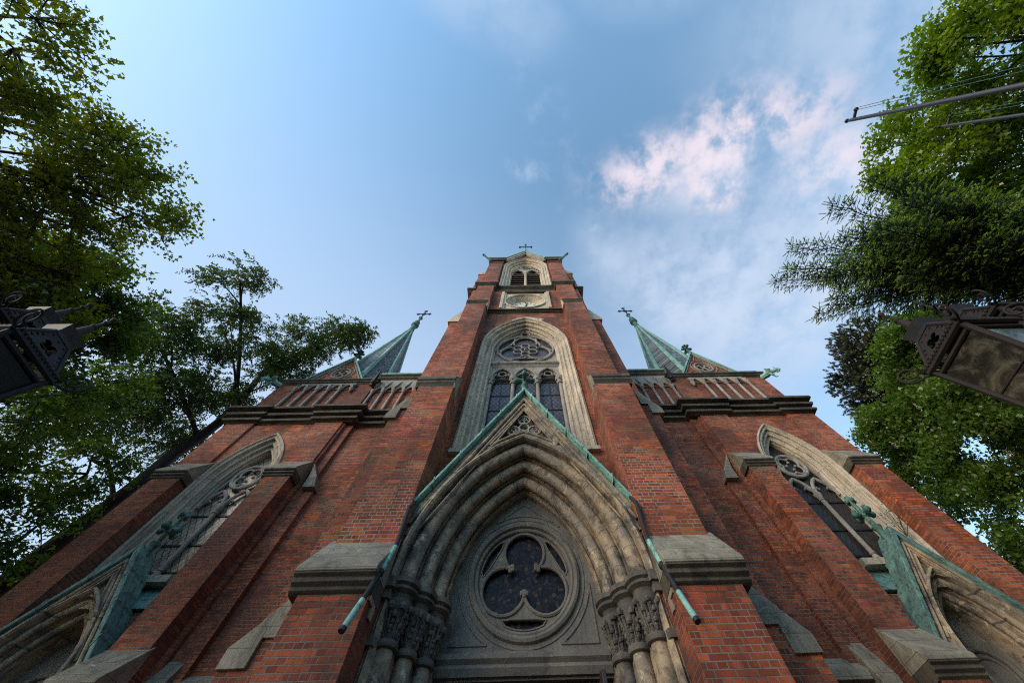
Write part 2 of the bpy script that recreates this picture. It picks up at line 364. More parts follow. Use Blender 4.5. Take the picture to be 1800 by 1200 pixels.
# ------------------------------------------------------------------ mesh builder
class MB:
    def __init__(s): s.v = []; s.f = []
    def add(s, vs, fs):
        o = len(s.v); s.v += [tuple(p) for p in vs]; s.f += [tuple(i+o for i in f) for f in fs]; return s
    def box(s, x0, x1, y0, y1, z0, z1):
        if x0 > x1: x0, x1 = x1, x0
        vs = [(x0,y0,z0),(x1,y0,z0),(x1,y1,z0),(x0,y1,z0),(x0,y0,z1),(x1,y0,z1),(x1,y1,z1),(x0,y1,z1)]
        return s.add(vs, [(0,3,2,1),(4,5,6,7),(0,1,5,4),(1,2,6,5),(2,3,7,6),(3,0,4,7)])
    def _prism(s, poly, holes, fa, fb):
        rings = [poly]+list(holes)
        vl = [[Vector((p[0], p[1], 0)) for p in r] for r in rings]
        tris = tessellate_polygon(vl)
        flat = [p for r in rings for p in r]; n = len(flat)
        vs = [fa(p) for p in flat]+[fb(p) for p in flat]
        fs = [tuple(t) for t in tris]+[tuple(i+n for i in t[::-1]) for t in tris]
        o = 0
        for r in rings:
            k = len(r)
            for i in range(k):
                a, b = o+i, o+(i+1) % k
                fs.append((a, b, b+n, a+n))
            o += k
        return s.add(vs, fs)
    def prism_y(s, poly, y0, y1, holes=()):       # outline in x,z
        return s._prism(poly, holes, lambda p: (p[0], y0, p[1]), lambda p: (p[0], y1, p[1]))
    def prism_x(s, poly, x0, x1, holes=()):       # outline in y,z
        return s._prism(poly, holes, lambda p: (x0, p[0], p[1]), lambda p: (x1, p[0], p[1]))
    def prism_z(s, poly, z0, z1, holes=()):       # outline in x,y
        return s._prism(poly, holes, lambda p: (p[0], p[1], z0), lambda p: (p[0], p[1], z1))
    def strip(s, A, B, flip=False):
        n = len(A); o = len(s.v); s.v += [tuple(p) for p in A]+[tuple(p) for p in B]
        for i in range(n-1):
            q = (o+i, o+i+1, o+n+i+1, o+n+i); s.f.append(q[::-1] if flip else q)
        return s
    def arch(s, prof, a, zs, c, zb, cx=0.0, N=22):
        """moulding profile [(outset, y)] carried up the jambs and round a pointed arch.
        a: half width at outset 0, zs: springing, c: how far each arc centre lies past the axis, zb: jamb foot"""
        for sx in (1, -1):
            curves = []
            for d, y in prof:
                rr = a+d+c; th = math.acos(min(1, c/rr)); pts = []
                if zb < zs-1e-4: pts.append((cx+sx*(a+d), y, zb))
                for i in range(N+1):
                    t = th*i/N; pts.append((cx+sx*(rr*math.cos(t)-c), y, zs+rr*math.sin(t)))
                curves.append(pts)
            for A, B in zip(curves, curves[1:]): s.strip(A, B, sx < 0)
        return s
    def tube(s, pts, r, n=8, closed=False, caps=True):
        pts = [Vector(p) for p in pts]; k = len(pts)
        rs = r if hasattr(r, '__len__') else [r]*k
        o = len(s.v); prev = None
        for i, p in enumerate(pts):
            if closed: t = pts[(i+1) % k]-pts[i-1]
            else: t = pts[min(i+1, k-1)]-pts[max(i-1, 0)]
            t.normalize()
            if prev is None:
                ref = Vector((0, 1, 0)) if abs(t.y) < .9 else Vector((1, 0, 0))
                u = t.cross(ref).normalized()
            else:
                u = prev-t*prev.dot(t)
                if u.length < 1e-6: u = t.orthogonal()
                u.normalize()
            prev = u; w = t.cross(u)
            for j in range(n):
                an = 2*PI*j/n; q = p+(u*math.cos(an)+w*math.sin(an))*rs[i]; s.v.append(tuple(q))
        for i in range(k if closed else k-1):
            for j in range(n):
                a = o+i*n+j; b = o+i*n+(j+1) % n; i2 = (i+1) % k
                s.f.append((a, b, o+i2*n+(j+1) % n, o+i2*n+j))
        if not closed and caps:
            s.f.append(tuple(o+j for j in range(n))[::-1]); s.f.append(tuple(o+(k-1)*n+j for j in range(n)))
        return s
    def bar(s, p, q, r, n=8): return s.tube([p, q], r, n)
    def lathe(s, prof, cx, cy, n=16):
        o = len(s.v); k = len(prof)
        for r, z in prof:
            for j in range(n):
                a = 2*PI*j/n; s.v.append((cx+r*math.cos(a), cy+r*math.sin(a), z))
        for i in range(k-1):
            for j in range(n):
                s.f.append((o+i*n+j, o+i*n+(j+1) % n, o+(i+1)*n+(j+1) % n, o+(i+1)*n+j))
        s.f.append(tuple(o+j for j in range(n))[::-1]); s.f.append(tuple(o+(k-1)*n+j for j in range(n)))
        return s
    def ball(s, c, r, n=8, sq=(1, 1, 1)):
        o = len(s.v); m = max(4, n//2+1)
        s.v.append((c[0], c[1], c[2]-r*sq[2]))
        for i in range(1, m):
            th = PI*i/m
            for j in range(n):
                a = 2*PI*j/n
                s.v.append((c[0]+r*sq[0]*math.sin(th)*math.cos(a), c[1]+r*sq[1]*math.sin(th)*math.sin(a), c[2]-r*sq[2]*math.cos(th)))
        s.v.append((c[0], c[1], c[2]+r*sq[2])); top = len(s.v)-1
        for j in range(n):
            s.f.append((o, o+1+(j+1) % n, o+1+j)); s.f.append((top, o+1+(m-2)*n+j, o+1+(m-2)*n+(j+1) % n))
        for i in range(m-2):
            for j in range(n):
                a = o+1+i*n
                s.f.append((a+j, a+(j+1) % n, a+n+(j+1) % n, a+n+j))
        return s
    def course(s, path, prof, caps=True):
        """moulded band: profile [(out, z)] carried along a plan path [(x,y)]; the outside lies to the right of the path"""
        k = len(path); P = [Vector(p) for p in path]; nrm = []
        for i in range(k-1):
            d = (P[i+1]-P[i]).normalized(); nrm.append(Vector((d.y, -d.x)))
        mit = []
        for i in range(k):
            if i == 0: mit.append(nrm[0])
            elif i == k-1: mit.append(nrm[-1])
            else:
                m = nrm[i-1]+nrm[i]; m = m/max(.2, m.dot(nrm[i])); mit.append(m)
        o = len(s.v); q = len(prof)
        for i in range(k):
            for d, z in prof:
                p = P[i]+mit[i]*d; s.v.append((p.x, p.y, z))
        for i in range(k-1):
            for j in range(q):
                j2 = (j+1) % q
                s.f.append((o+i*q+j, o+(i+1)*q+j, o+(i+1)*q+j2, o+i*q+j2))
        if caps:
            s.f.append(tuple(o+j for j in range(q))); s.f.append(tuple(o+(k-1)*q+j for j in range(q))[::-1])
        return s
    def build(s, name, mat, parent=None, bevel=0.0, smooth=True, ang=38):
        me = bpy.data.meshes.new(name); me.from_pydata(s.v, [], s.f); me.update()
        bm = bmesh.new(); bm.from_mesh(me); bmesh.ops.recalc_face_normals(bm, faces=bm.faces); bm.to_mesh(me); bm.free()
        me.materials.append(mat)
        if smooth:
            me.polygons.foreach_set('use_smooth', [True]*len(me.polygons)); me.set_sharp_from_angle(angle=R(ang))
        o = bpy.data.objects.new(name, me); C.objects.link(o)
        if parent is not None: o.parent = parent
        if bevel:
            md = o.modifiers.new('bevel', 'BEVEL'); md.width = bevel; md.segments = 2; md.limit_method = 'ANGLE'; md.angle_limit = R(40)
        return o

def empty(name, loc, label, cat, group=None):
    o = bpy.data.objects.new(name, None); C.objects.link(o); o.location = loc
    o['label'] = label; o['category'] = cat
    if group: o['group'] = group
    o.empty_display_size = .3
    return o
def tag(o, label, cat, group=None):
    o['label'] = label; o['category'] = cat
    if group: o['group'] = group
    return o
def circ(cx, cz, r, n=40, a0=0, a1=2*PI):
    return [(cx+r*math.cos(a0+(a1-a0)*i/n), cz+r*math.sin(a0+(a1-a0)*i/n)) for i in range(n+(0 if abs(a1-a0-2*PI) < 1e-6 else 1))]
def arch_poly(a, zs, c, zb, cx=0.0, N=20):
    rr = a+c; th = math.acos(c/rr); r_ = [(cx+rr*math.cos(th*i/N)-c, zs+rr*math.sin(th*i/N)) for i in range(N+1)]
    l_ = [(2*cx-x, z) for x, z in r_[::-1]][1:]
    return [(cx+a, zb)]+r_+l_+[(cx-a, zb)]
def arcpts(a, zs, c, y, cx=0.0, N=20):
    return [(x, y, z) for x, z in arch_poly(a, zs, c, zs, cx, N)[1:-1]]
def ring(cx, y, cz, r, n=48): return [(cx+r*math.cos(2*PI*i/n), y, cz+r*math.sin(2*PI*i/n)) for i in range(n)]
def roll(cd, cy, r, nd, ny, n=9, span=200):
    """half round of a moulding profile bulging along (nd, ny), listed from the outside in"""
    a = math.atan2(ny, nd); h = R(span)/2
    return [(cd+r*math.cos(a+h-2*h*i/n), cy+r*math.sin(a+h-2*h*i/n)) for i in range(n+1)]
def lobes(cx, cz, dist, r, n, a0, k=18):
    """outline of n circles set round a centre (trefoil, quatrefoil), as one closed curve"""
    cs = [(cx+dist*math.cos(a0+2*PI*i/n), cz+dist*math.sin(a0+2*PI*i/n)) for i in range(n)]
    half = dist*math.sin(PI/n)
    be = math.acos(min(1, half/r)); out = []
    for i in range(n):
        ao = a0+2*PI*i/n
        # cusp direction from lobe centre, symmetric about the outward axis
        lim = PI/2+PI/n-be if True else 0
        for j in range(k+1):
            t = ao-lim+2*lim*j/k
            out.append((cs[i][0]+r*math.cos(t), cs[i][1]+r*math.sin(t)))
    return out

GZ = -1.5                                    # ground level; the camera is held at z = 0
# ------------------------------------------------------------------ ground
g = MB().box(-200, 200, -200, 200, GZ-.5, GZ); go = g.build('ground', M['ground'], smooth=False); go['kind'] = 'structure'

hv, hf = [], []  # unseen bank added behind the camera to keep low skylight off the facade
rh = random.Random(9); NA, NR = 60, 9
for i in range(NA+1):
    az = R(70+150*i/NA)
    for j in range(NR+1):
        r_ = 34+5*j; hgt = 27*(1-math.cos(PI*min(1, j/5)))/2*(1-max(0, j-5)/6)*min(1, 3*i/NA, 3*(NA-i)/NA+.05)
        hv.append((r_*math.sin(az), r_*math.cos(az), GZ-.3+hgt+rh.uniform(-1.2, 1.2)*(0 < j)))
for i in range(NA):
    for j in range(NR): hf.append((i*(NR+1)+j, (i+1)*(NR+1)+j, (i+1)*(NR+1)+j+1, i*(NR+1)+j+1))
ho = MB().add(hv, hf).build('fill_blocking_bank', M['fill_blocker']); ho['kind'] = 'structure'

# ------------------------------------------------------------------ the church
church = empty('church', (0, 6.25, GZ), 'red brick gothic church with pale stone portal, central tower and two green hipped turrets', 'church')
church_inv = Matrix.Translation((0, -6.25, -GZ))
class CB(MB):
    def build(s, name, mat, parent=None, **kw):
        o = MB.build(s, name, mat, None, **kw)
        p = parent or church
        o.parent = p
        if p is church: o.matrix_parent_inverse = church_inv
        return o

DX = -0.13                                   # the wings sit a little to the left of the tower axis
YW = 6.25                                    # tower wall plane
# --- tower wall with its openings
hole_portal = arch_poly(1.40, 3.1, 1.37, GZ+.02)
hole_win = arch_poly(1.86, 13.0, 1.296, 6.62)
hole_clock = [(-1.40, 17.3), (1.40, 17.3), (1.40, 20.28), (-1.40, 20.28)]
hole_bel = arch_poly(1.82, 28.0, 1.63, 22.02)
tw = CB()
outer = [(-3.0, GZ), (3.0, GZ), (3.0, 29.72), (0, 33.55), (-3.0, 29.72)]
outer = [(-3.0, GZ), (3.0, GZ), (3.0, 29.72), (1.9, 29.72), (0, 33.5), (-1.9, 29.72), (-3.0, 29.72)]
tw.prism_y(outer, YW, YW+.62, [hole_portal, hole_win, hole_clock, hole_bel])
tw.box(-3.0, 3.0, YW+.9, 12.4, GZ, 29.7)
tw.box(-3.0, -2.2, YW+.62, YW+.9, GZ, 29.7); tw.box(2.2, 3.0, YW+.62, YW+.9, GZ, 29.7)
tower = tw.build('tower_wall', M['brick_high'], smooth=False)

# --- front and side buttresses
def stage_cap(mb, x0, x1, yb, yf, zt, zl, zb, lip=.12):
    """sloping weathering with a moulded lip: back at yb/zt, wall face below at yf"""
    h = zl-zb
    poly = [(yb+.06, zt+.02), (yf-lip, zl), (yf-lip, zl-h*.30), (yf-lip*.62, zl-h*.42), (yf-lip*.72, zl-h*.60), (yf-lip*.30, zl-h*.74), (yf-lip*.34, zl-h*.86), (yf+.004, zb), (yb+.06, zb)]
    mb.prism_x([poly[0], poly[1], (poly[1][0], zl-h*.22), (yb+.06, zl-h*.22)], x0, x1)
    m2 = CB(); m2.prism_x([(yb+.055, zl-h*.222)]+[(poly[1][0]+.012, zl-h*.222)]+[(p[0]+.004, p[1]) for p in poly[2:-1]]+[(yb+.055, zb)], x0+.004*(1 if x1 > x0 else -1), x1-.004*(1 if x1 > x0 else -1))
    return m2
for s in (-1, 1):
    X = lambda v: s*v
    b = CB()
    b.box(X(2.05), X(3.02), 5.0, YW+.3, GZ, 2.70)
    b.box(X(2.052), X(3.07), 5.3, YW+.3, 2.70, 8.22)
    b.box(X(2.05), X(3.07), 5.64, YW+.3, 8.22, 16.64)
    b.box(X(2.02), X(3.06), 5.9, YW+.3, 16.64, 20.9)
    b.box(X(1.93), X(3.06), 6.0, YW+.3, 20.9, 28.4)
    b.box(X(1.93), X(3.0), 6.08, YW+.3, 28.4, 29.72)
    bt = b.build('front_buttress', M['brick_high'], smooth=False, bevel=.006)
    bt.data.materials.append(M['brick_fresh']); bt.data.materials.append(M['brick_low'])
    for p in bt.data.polygons:
        if p.center.z < 2.69: p.material_index = 2
        elif p.center.z < 8.2: p.material_index = 1
    k = CB(); m2 = stage_cap(k, X(2.02), X(3.16), 5.3, 5.0, 3.66, 2.98, 2.68, .15); k.build('weathering_cap', M['stone_cap'], bt, bevel=.012); m2.build('cap_moulding', M['stone_dark'], bt, bevel=.008)
    k = CB()
    k.prism_x([(5.70, 9.3), (5.19, 8.58), (5.19, 8.45), (5.23, 8.42), (5.23, 8.34), (5.28, 8.28), (5.304, 8.19), (5.70, 8.19)], X(2.03), X(3.17))
    k.build('weathering_cap', M['stone_dark'], bt, bevel=.012)
    k = CB()   # toothed quoin stones on the inner cheek of the offset
    k.prism_x([(5.25, 8.6), (5.66, 9.22), (5.66, 7.86), (5.58, 8.12), (5.53, 7.94), (5.47, 8.2), (5.42, 8.02), (5.37, 8.26), (5.32, 8.12), (5.25, 8.3)], X(2.025), X(2.06))
    k.build('quoin_stone', M['stone_cap'], bt); k = CB()
    k.prism_x([(5.02, 3.0), (5.30, 3.60), (5.30, 2.5), (5.18, 2.5), (5.18, 2.62), (5.02, 2.62)], X(2.03), X(2.06))
    k.build('quoin_stone', M['stone_cap'], bt)
    k = CB()
    m2 = stage_cap(k, X(1.99), X(3.12), 5.9, 5.64, 17.5, 16.98, 16.63, .10)
    k.build('weathering_cap', M['stone_dark'], bt, bevel=.01); m2.build('cap_moulding', M['stone_dark'], bt)
    k = CB(); k.prism_x([(5.62, 16.95), (5.92, 17.75), (5.92, 16.3), (5.62, 16.3)], X(1.985), X(2.02)); k.build('quoin_stone', M['stone_frame'], bt)
    k = CB(); m2 = stage_cap(k, X(1.90), X(3.12), 6.1, 6.0, 28.7, 28.45, 28.2, .08); k.build('weathering_cap', M['stone_dark'], bt, bevel=.01); m2.build('cap_moulding', M['stone_dark'], bt)
    # side buttress of the tower corner
    b = CB()
    b.prism_y([(X(3.0), GZ), (X(4.02), GZ), (X(4.02), 2.42), (X(3.3), 3.28), (X(3.0), 3.64)], 5.8, 7.3)
    b.prism_y([(X(3.0), GZ), (X(3.98), GZ), (X(3.98), 8.1), (X(3.75), 8.75), (X(3.0), 8.75)], 6.2, 7.31)
    b.prism_y([(X(3.0), 8.75), (X(3.75), 8.75), (X(3.75), 15.55), (X(3.42), 16.7), (X(3.42), 20.9), (X(3.0), 20.9)], 6.2, 7.3)
    b.prism_y([(X(3.0), 20.9), (X(3.62), 20.9), (X(3.62), 25.9), (X(3.3), 26.6), (X(3.0), 26.6)], 6.36, 7.3)
    sb = b.build('side_buttress', M['brick_high'], smooth=False, bevel=.006)
    sb.data.materials.append(M['brick_old'])
    for p in sb.data.polygons:
        if p.center.z < 8.0: p.material_index = 1
    def rake(pts, y0, y1, n, th, mat, ov=.05):
        """stepped coping stones up a slope, from pts[0] (low, out) to pts[1] (high, in)"""
        (xa, za), (xb, zb_) = pts
        k = CB()
        for i in range(n):
            t0, t1 = i/n, (i+1)/n
            x0, z0 = xa+(xb-xa)*t0, za+(zb_-za)*t0; x1, z1 = xa+(xb-xa)*t1, za+(zb_-za)*t1
            zl = z0-th*.9
            k.prism_y([(X(x0+ov*(1-t0)), zl), (X(x0+ov*(1-t0)), z0+.02), (X(x1+.008), z1+.02), (X(x1-.10), z1-.10), (X(x1-.10), zl)], y0+.004*(i % 2), y1+.004*(i % 2))
        k.build('weathering_cap', mat, sb, bevel=.01)
    rake(((4.0, 2.44), (3.28, 3.42)), 5.75, 7.36, 3, .22, M['stone_cap'])
    rake(((4.08, 8.08), (3.68, 8.98)), 6.13, 7.36, 2, .22, M['stone_cap'])
    rake(((3.84, 15.6), (3.42, 16.85)), 6.15, 7.34, 1, .20, M['stone_frame'])
    rake(((3.68, 25.9), (3.25, 26.75)), 6.31, 7.34, 1, .2, M['stone_frame'])

# --- string courses of the tower
def tower_path(inn, yb, yw, out_x, ys, side):
    """plan path over buttress - wall - buttress, left to right"""
    r = [(inn, yw), (inn, yb), (out_x, yb)]
    r += [(out_x, ys), (side, ys), (side, 7.4)]
    return [(-x, y) for x, y in r[::-1]]+r
sc = CB()
sc.course([(-2.0, YW), (2.0, YW)], [(-.05, 16.62), (.02, 16.62), (.03, 16.68), (.10, 16.70), (.10, 16.74), (.07, 16.78), (.20, 16.82), (.20, 16.90), (-.05, 17.28)])
sc.build('string_course', M['stone_dark'])
sc = CB()
sc.course(tower_path(1.96, 5.94, YW, 3.10, 6.36, 3.66), [(-.1, 20.95), (.02, 20.95), (.03, 21.05), (.10, 21.10), (.08, 21.2), (.20, 21.28), (.20, 21.48), (.02, 21.75), (-.1, 21.8)])
sc.build('string_course', M['stone_dark'])
for s in (-1, 1):
    sc = CB()
    p = [(1.83*s, YW+.1), (1.83*s, 5.98), (3.12*s, 5.98), (3.12*s, 7.2)]
    if s < 0: p = p[::-1]
    sc.course(p, [(-.1, 29.42), (.02, 29.42), (.08, 29.5), (.08, 29.56), (.16, 29.64), (.16, 29.78), (-.1, 29.86)])
    sc.build('cornice', M['stone_dark'])
    cp = CB(); cp.box(1.75*s, 3.3*s, 5.82, 7.3, 29.865, 29.9); cp.build('copper_flashing', M['copper_dark'])

# --- tower gable with copper verge and cross
tg = CB()
for s in (-1, 1):
    A = Vector((s*1.95, 29.62)); B = Vector((0, 33.62)); d = (B-A).normalized(); n = Vector((-d.y*s, d.x*s)); n = n if n.y > 0 else -n
    def q(p, u): return (p.x+n.x*u, p.y+n.y*u)
    # stone raking mould under the verge
    tg.prism_y([q(A, -.42), q(A, -.02), (0, 33.60), (0, 32.7)], 6.06, YW+.1)
    tg.prism_y([q(A, -.24), q(A, -.015), (0, 33.605), (0, 33.1)], 5.98, 6.06)
tgo = tg.build('tower_gable', M['stone_tracery'])
cp = CB()
for s in (-1, 1):
    cp.prism_y([(s*2.02, 29.66), (s*2.02, 29.80), (0, 33.86), (0, 33.62)], 5.90, 7.6)
cp.ball((0, 5.98, 34.05), .18, 10, (1, 1, 1.4))
cp.build('copper_verge', M['copper'], tgo)
cp = CB(); cp.bar((0, 6.0, 33.9), (0, 6.0, 37.6), .06); cp.bar((-.62, 6.0, 36.2), (.62, 6.0, 36.2), .055)
for p in ((-.62, 36.2), (.62, 36.2), (0, 37.6)): cp.ball((p[0], 6.0, p[1]), .12, 8)
cp.build('cross', M['iron'], tgo)
sp = CB(); n = 8; base = [(2.9*math.cos(R(22.5+45*i)), 9.5+2.7*math.sin(R(22.5+45*i)), 29.8) for i in range(8)]
sp.add(base+[(0, 9.5, 47.0)], [(i, (i+1) % 8, 8) for i in range(8)]+[tuple(range(8))[::-1]])
sp.build('tower_spire', M['slate'], smooth=False)

def gargoyle(p, q, r, mat, name='gargoyle', dragon=False):
    k = CB(); p = Vector(p); q = Vector(q); d = (q-p)
    u = d.normalized(); side = u.cross(Vector((0, 0, 1))).normalized(); up = side.cross(u)
    if not dragon:
        k.tube([p, p+d*.3, p+d*.6, p+d*.9, q], [r*1.3, r*1.05, r*.8, r*.95, r*.9], 8)
        k.ball(p+d*.92, r*1.25, 8); k.tube([p+d*.95, q+up*r*1.3], [r*.7, r*.4], 6); k.ball(p+d*.1, r*1.7, 8)
    else:
        k.tube([p, p+d*.35+up*.03, p+d*.7+up*.10, q+up*.05], [r*1.4, r*1.5, r*.9, r*.8], 8)
        k.ball(q+up*.06, r*1.15, 8, (1.3, 1, .9)); k.tube([q, q+u*.16+up*.05], [r*.8, r*.35], 6); k.tube([q-up*.03, q+u*.13-up*.06], [r*.6, r*.3], 6)
        for sgn in (-1, 1):
            a = p+d*.45
            k.add([a+side*sgn*.05, a+side*sgn*.28+up*.22, a+d*.35+side*sgn*.20+up*.12, a+d*.12+side*sgn*.04, a+side*sgn*.06-up*.04],
                  [(0, 1, 2, 3), (4, 3, 2), (4, 2, 1), (4, 1, 0)])
            k.tube([q+up*.08+side*sgn*.04, q+up*.24+side*sgn*.10-u*.08], [.035, .012], 5)
            k.tube([p+d*.6+side*sgn*.06, p+d*.75+side*sgn*.14-up*.16, p+d*.9+side*sgn*.12-up*.2], [.045, .035, .02], 5)
    return k.build(name, mat)
for s in (-1, 1): gargoyle((s*3.02, 6.05, 29.35), (s*3.82, 5.6, 30.2), .10, M['copper_dark'])

# --- tall tower window
win = CB()
prof = [(.56, 6.30), (.56, 6.20), (.50, 6.17), (.46, 6.20), (.44, 6.27)] + roll(.385, 6.31, .05, -.75, -.66, 7) + [(.33, 6.40), (.30, 6.40)] + roll(.245, 6.46, .055, -.75, -.66, 7) \
    + [(.19, 6.55), (.16, 6.55)] + roll(.11, 6.61, .05, -.75, -.66, 7) + [(.05, 6.70), (0.0, 6.72), (0.0, 6.88)]
win.arch(prof, 1.34, 13.0, 1.296, 6.58, N=24)
win.box(-1.94, 1.94, 6.12, 6.9, 6.46, 6.585)
wf = win.build('tower_window', M['stone_frame'])
gl = CB(); gl.prism_y(arch_poly(1.40, 13.0, 1.296, 6.6), 6.86, 6.89); gl.build('leaded_glass', M['glass_lead'], wf, smooth=False)
gb = CB()
for z in (7.5, 8.2, 9.05, 9.9, 10.72): gb.box(-1.32, 1.32, 6.835, 6.858, z-.02, z+.02)
for x in (-.9, 0, .9): gb.box(x-.012, x+.012, 6.84, 6.857, 6.6, 10.9)
gb.build('glazing_bar', M['iron'], wf)
for x in (-1.31, -.46, .46, 1.31):
    k = CB(); k.lathe([(.07, 6.6), (.07, 10.46), (.11, 10.47), (.12, 10.50), (.11, 10.53), (.085, 10.54), (.095, 10.6), (.15, 10.75), (.16, 10.78), (.17, 10.80), (.17, 10.86), (.1, 10.9)], x, 6.74, 14)
    for a in range(6):
        an = a*PI/3+.3; k.ball((x+.13*math.cos(an), 6.74+.13*math.sin(an), 10.70), .045, 6)
    k.build('colonnette', M['stone_tracery'], wf)
tr = CB()
holes = []
for cx in (-.89, 0, .89): holes.append(arch_poly(.39, 10.92, .30, 10.865, cx, 10))
# lancet heads plate, then the lintel, then the field of the great circle
tr.prism_y([(-1.36, 10.86), (1.36, 10.86), (1.36, 11.72), (-1.36, 11.72)], 6.74, 6.86, holes)
for cx in (-.9, 0, .9):
    tr.tube(arcpts(.415, 10.9, .32, 6.70, cx, 10), .045, 8)
    for sg in (-1, 1): tr.tube([(cx+sg*.36, 6.76, 11.05), (cx+sg*.22, 6.76, 11.22), (cx+sg*.14, 6.76, 11.16), (cx+sg*.17, 6.76, 11.08)], [.05, .045, .04, .03], 6)
    tr.tube(ring(cx, 6.76, 11.24, .15, 20), .028, 6, True)
tr.course([(-1.37, 6.78), (1.37, 6.78)], [(-.05, 11.70), (.04, 11.70), (.10, 11.78), (.07, 11.86), (.16, 11.93), (.16, 12.02), (.02, 12.12), (-.05, 12.12)])
fld = arch_poly(1.37, 13.0, 1.296, 12.11)
tr.prism_y(fld, 6.80, 6.86, [circ(0, 13.44, 1.265, 56), circ(0, 15.0, .19, 20)])
tr.tube(ring(0, 6.76, 13.44, 1.275, 60), .055, 8, True)
tr.tube(ring(0, 6.78, 15.0, .22, 24), .035, 8, True)
# three large bowed triangles and six small lobes in the middle
zc = 13.42
for i in range(3):
    a = R(90+120*i)
    big = [( .66*math.cos(a)+.54*math.cos(t), zc+.66*math.sin(a)+.54*math.sin(t)) for t in [a-R(118)+R(236)*j/22 for j in range(23)]]
    tr.tube([(x, 6.78, z) for x, z in big], .048, 8)
    a2 = a+R(60)
    vs = [(1.22*math.cos(a2-R(36)), zc+1.22*math.sin(a2-R(36))), (.66*math.cos(a2), zc+.66*math.sin(a2)), (1.22*math.cos(a2+R(36)), zc+1.22*math.sin(a2+R(36)))]
    pts = []
    for t in range(13):
        u = t/12; x = (1-u)**2*vs[0][0]+2*u*(1-u)*vs[1][0]+u*u*vs[2][0]; z = (1-u)**2*vs[0][1]+2*u*(1-u)*vs[1][1]+u*u*vs[2][1]
        pts.append((x, 6.79, z))
    tr.tube(pts, .042, 8)
    tr.ball((.80*math.cos(a2), 6.79, zc+.80*math.sin(a2)), .075, 8)
for i in range(6):
    a = R(30+60*i); tr.tube(ring(.39*math.cos(a), 6.80, zc+.39*math.sin(a), .19, 20), .034, 7, True)
tr.ball((0, 6.80, zc), .08, 8)
tr.build('tracery', M['stone_tracery'], wf)

k = CB(); k.prism_y([(-.20, 15.92), (.25, 15.90), (.62, 15.50), (1.05, 15.02), (1.22, 14.9), (1.28, 15.05), (.98, 15.35), (.80, 15.62), (.95, 15.72), (.86, 15.86), (.45, 16.0), (.1, 16.14), (-.35, 16.02), (-.75, 15.62), (-.5, 15.66)], 6.238, 6.252); k.build('plaster_patch', M['stone_frame'])
# --- clock
ck = CB()
ck.prism_y([(-1.42, 17.28), (1.42, 17.28), (1.42, 20.30), (-1.42, 20.30)], 6.27, 6.34, [circ(0, 18.74, 1.13, 56)])
# splayed round recess
A = ring(0, 6.22, 18.74, 1.19, 56); A.append(A[0]); B = ring(0, 6.62, 18.74, .80, 56); B.append(B[0]); ck.strip(A, B)
ck.tube(ring(0, 6.24, 18.74, 1.20, 56), .055, 8, True)
for s in (-1, 1):
    ck.box(s*1.30, s*1.47, 6.12, 6.30, 17.28, 20.28); ck.box(s*1.20, s*1.30, 6.19, 6.30, 17.28, 20.28)
cko = ck.build('clock', M['stone_frame'])
k = CB(); k.course([(-1.5, YW), (1.5, YW)], [(-.03, 20.28), (.10, 20.28), (.16, 20.36), (.16, 20.42), (-.03, 20.5)]); k.build('lintel', M['stone_dark'], cko)
k = CB(); k.prism_y(circ(0, 18.74, .86, 48), 6.60, 6.64); k.build('dial', M['dial'], cko, smooth=False)
k = CB()
for i in range(12):
    a = R(30*i); w = .045 if i % 3 else .075
    c_, s_ = math.cos(a), math.sin(a)
    P4 = [(c_*r-s_*t, 18.74+s_*r+c_*t) for r, t in ((.56, -w/2), (.74, -w*.7), (.74, w*.7), (.56, w/2))]
    k = CB(); k.prism_y(P4, 6.585, 6.598); k.build('hour_mark', M['iron'], cko, smooth=False)
def hand(name, ang, L, w, y):
    a = R(90-ang); c_, s_ = math.cos(a), math.sin(a)
    CB().prism_y([(c_*r-s_*t, 18.74+s_*r+c_*t) for r, t in ((-.12, -w*.6), (L*.7, -w), (L, 0), (L*.7, w), (-.12, w*.6))], y, y+.012).build(name, M['iron'], cko, smooth=False)
hand('minute_hand', 12, .70, .035, 6.555); hand('hour_hand', 205, .46, .05, 6.57)

# --- belfry window
bw = CB()
prof = [(.68, 6.30), (.68, 6.18), (.60, 6.14), (.55, 6.2), (.53, 6.27)] + roll(.45, 6.32, .07, -.75, -.66, 7) + [(.38, 6.42), (.34, 6.42)] + roll(.27, 6.48, .07, -.75, -.66, 7) \
    + [(.19, 6.58), (.15, 6.58)] + roll(.09, 6.64, .06, -.75, -.66, 7) + [(.0, 6.74), (.0, 6.9)]
bw.arch(prof, 1.15, 28.0, 1.63, 22.0, N=18)
bo = bw.build('belfry_window', M['stone_frame'])
k = CB()
pl = arch_poly(1.18, 28.0, 1.63, 26.9)
k.prism_y(pl, 6.66, 6.78, [arch_poly(.44, 27.3, .5, 26.92, -.58, 10), arch_poly(.44, 27.3, .5, 26.92, .58, 10), lobes(0, 29.05, .16, .17, 4, R(45), 10)])
k.tube(ring(0, 6.62, 29.05, .46, 30), .06, 8, True)
for cx in (-.58, .58): k.tube(arcpts(.50, 27.2, .55, 6.62, cx, 10), .07, 8)
for sg in (-1, 1):
    for i in range(5): k.ball((sg*(1.08-.16*i), 6.62, 27.9+.36*i), .10, 6)
k.build('tracery', M['stone_tracery'], bo)
k = CB(); k.lathe([(.11, 22), (.11, 27.0), (.15, 27.05), (.12, 27.12), (.19, 27.35), (.19, 27.45)], 0, 6.66, 10); k.build('mullion', M['stone_frame'], bo)
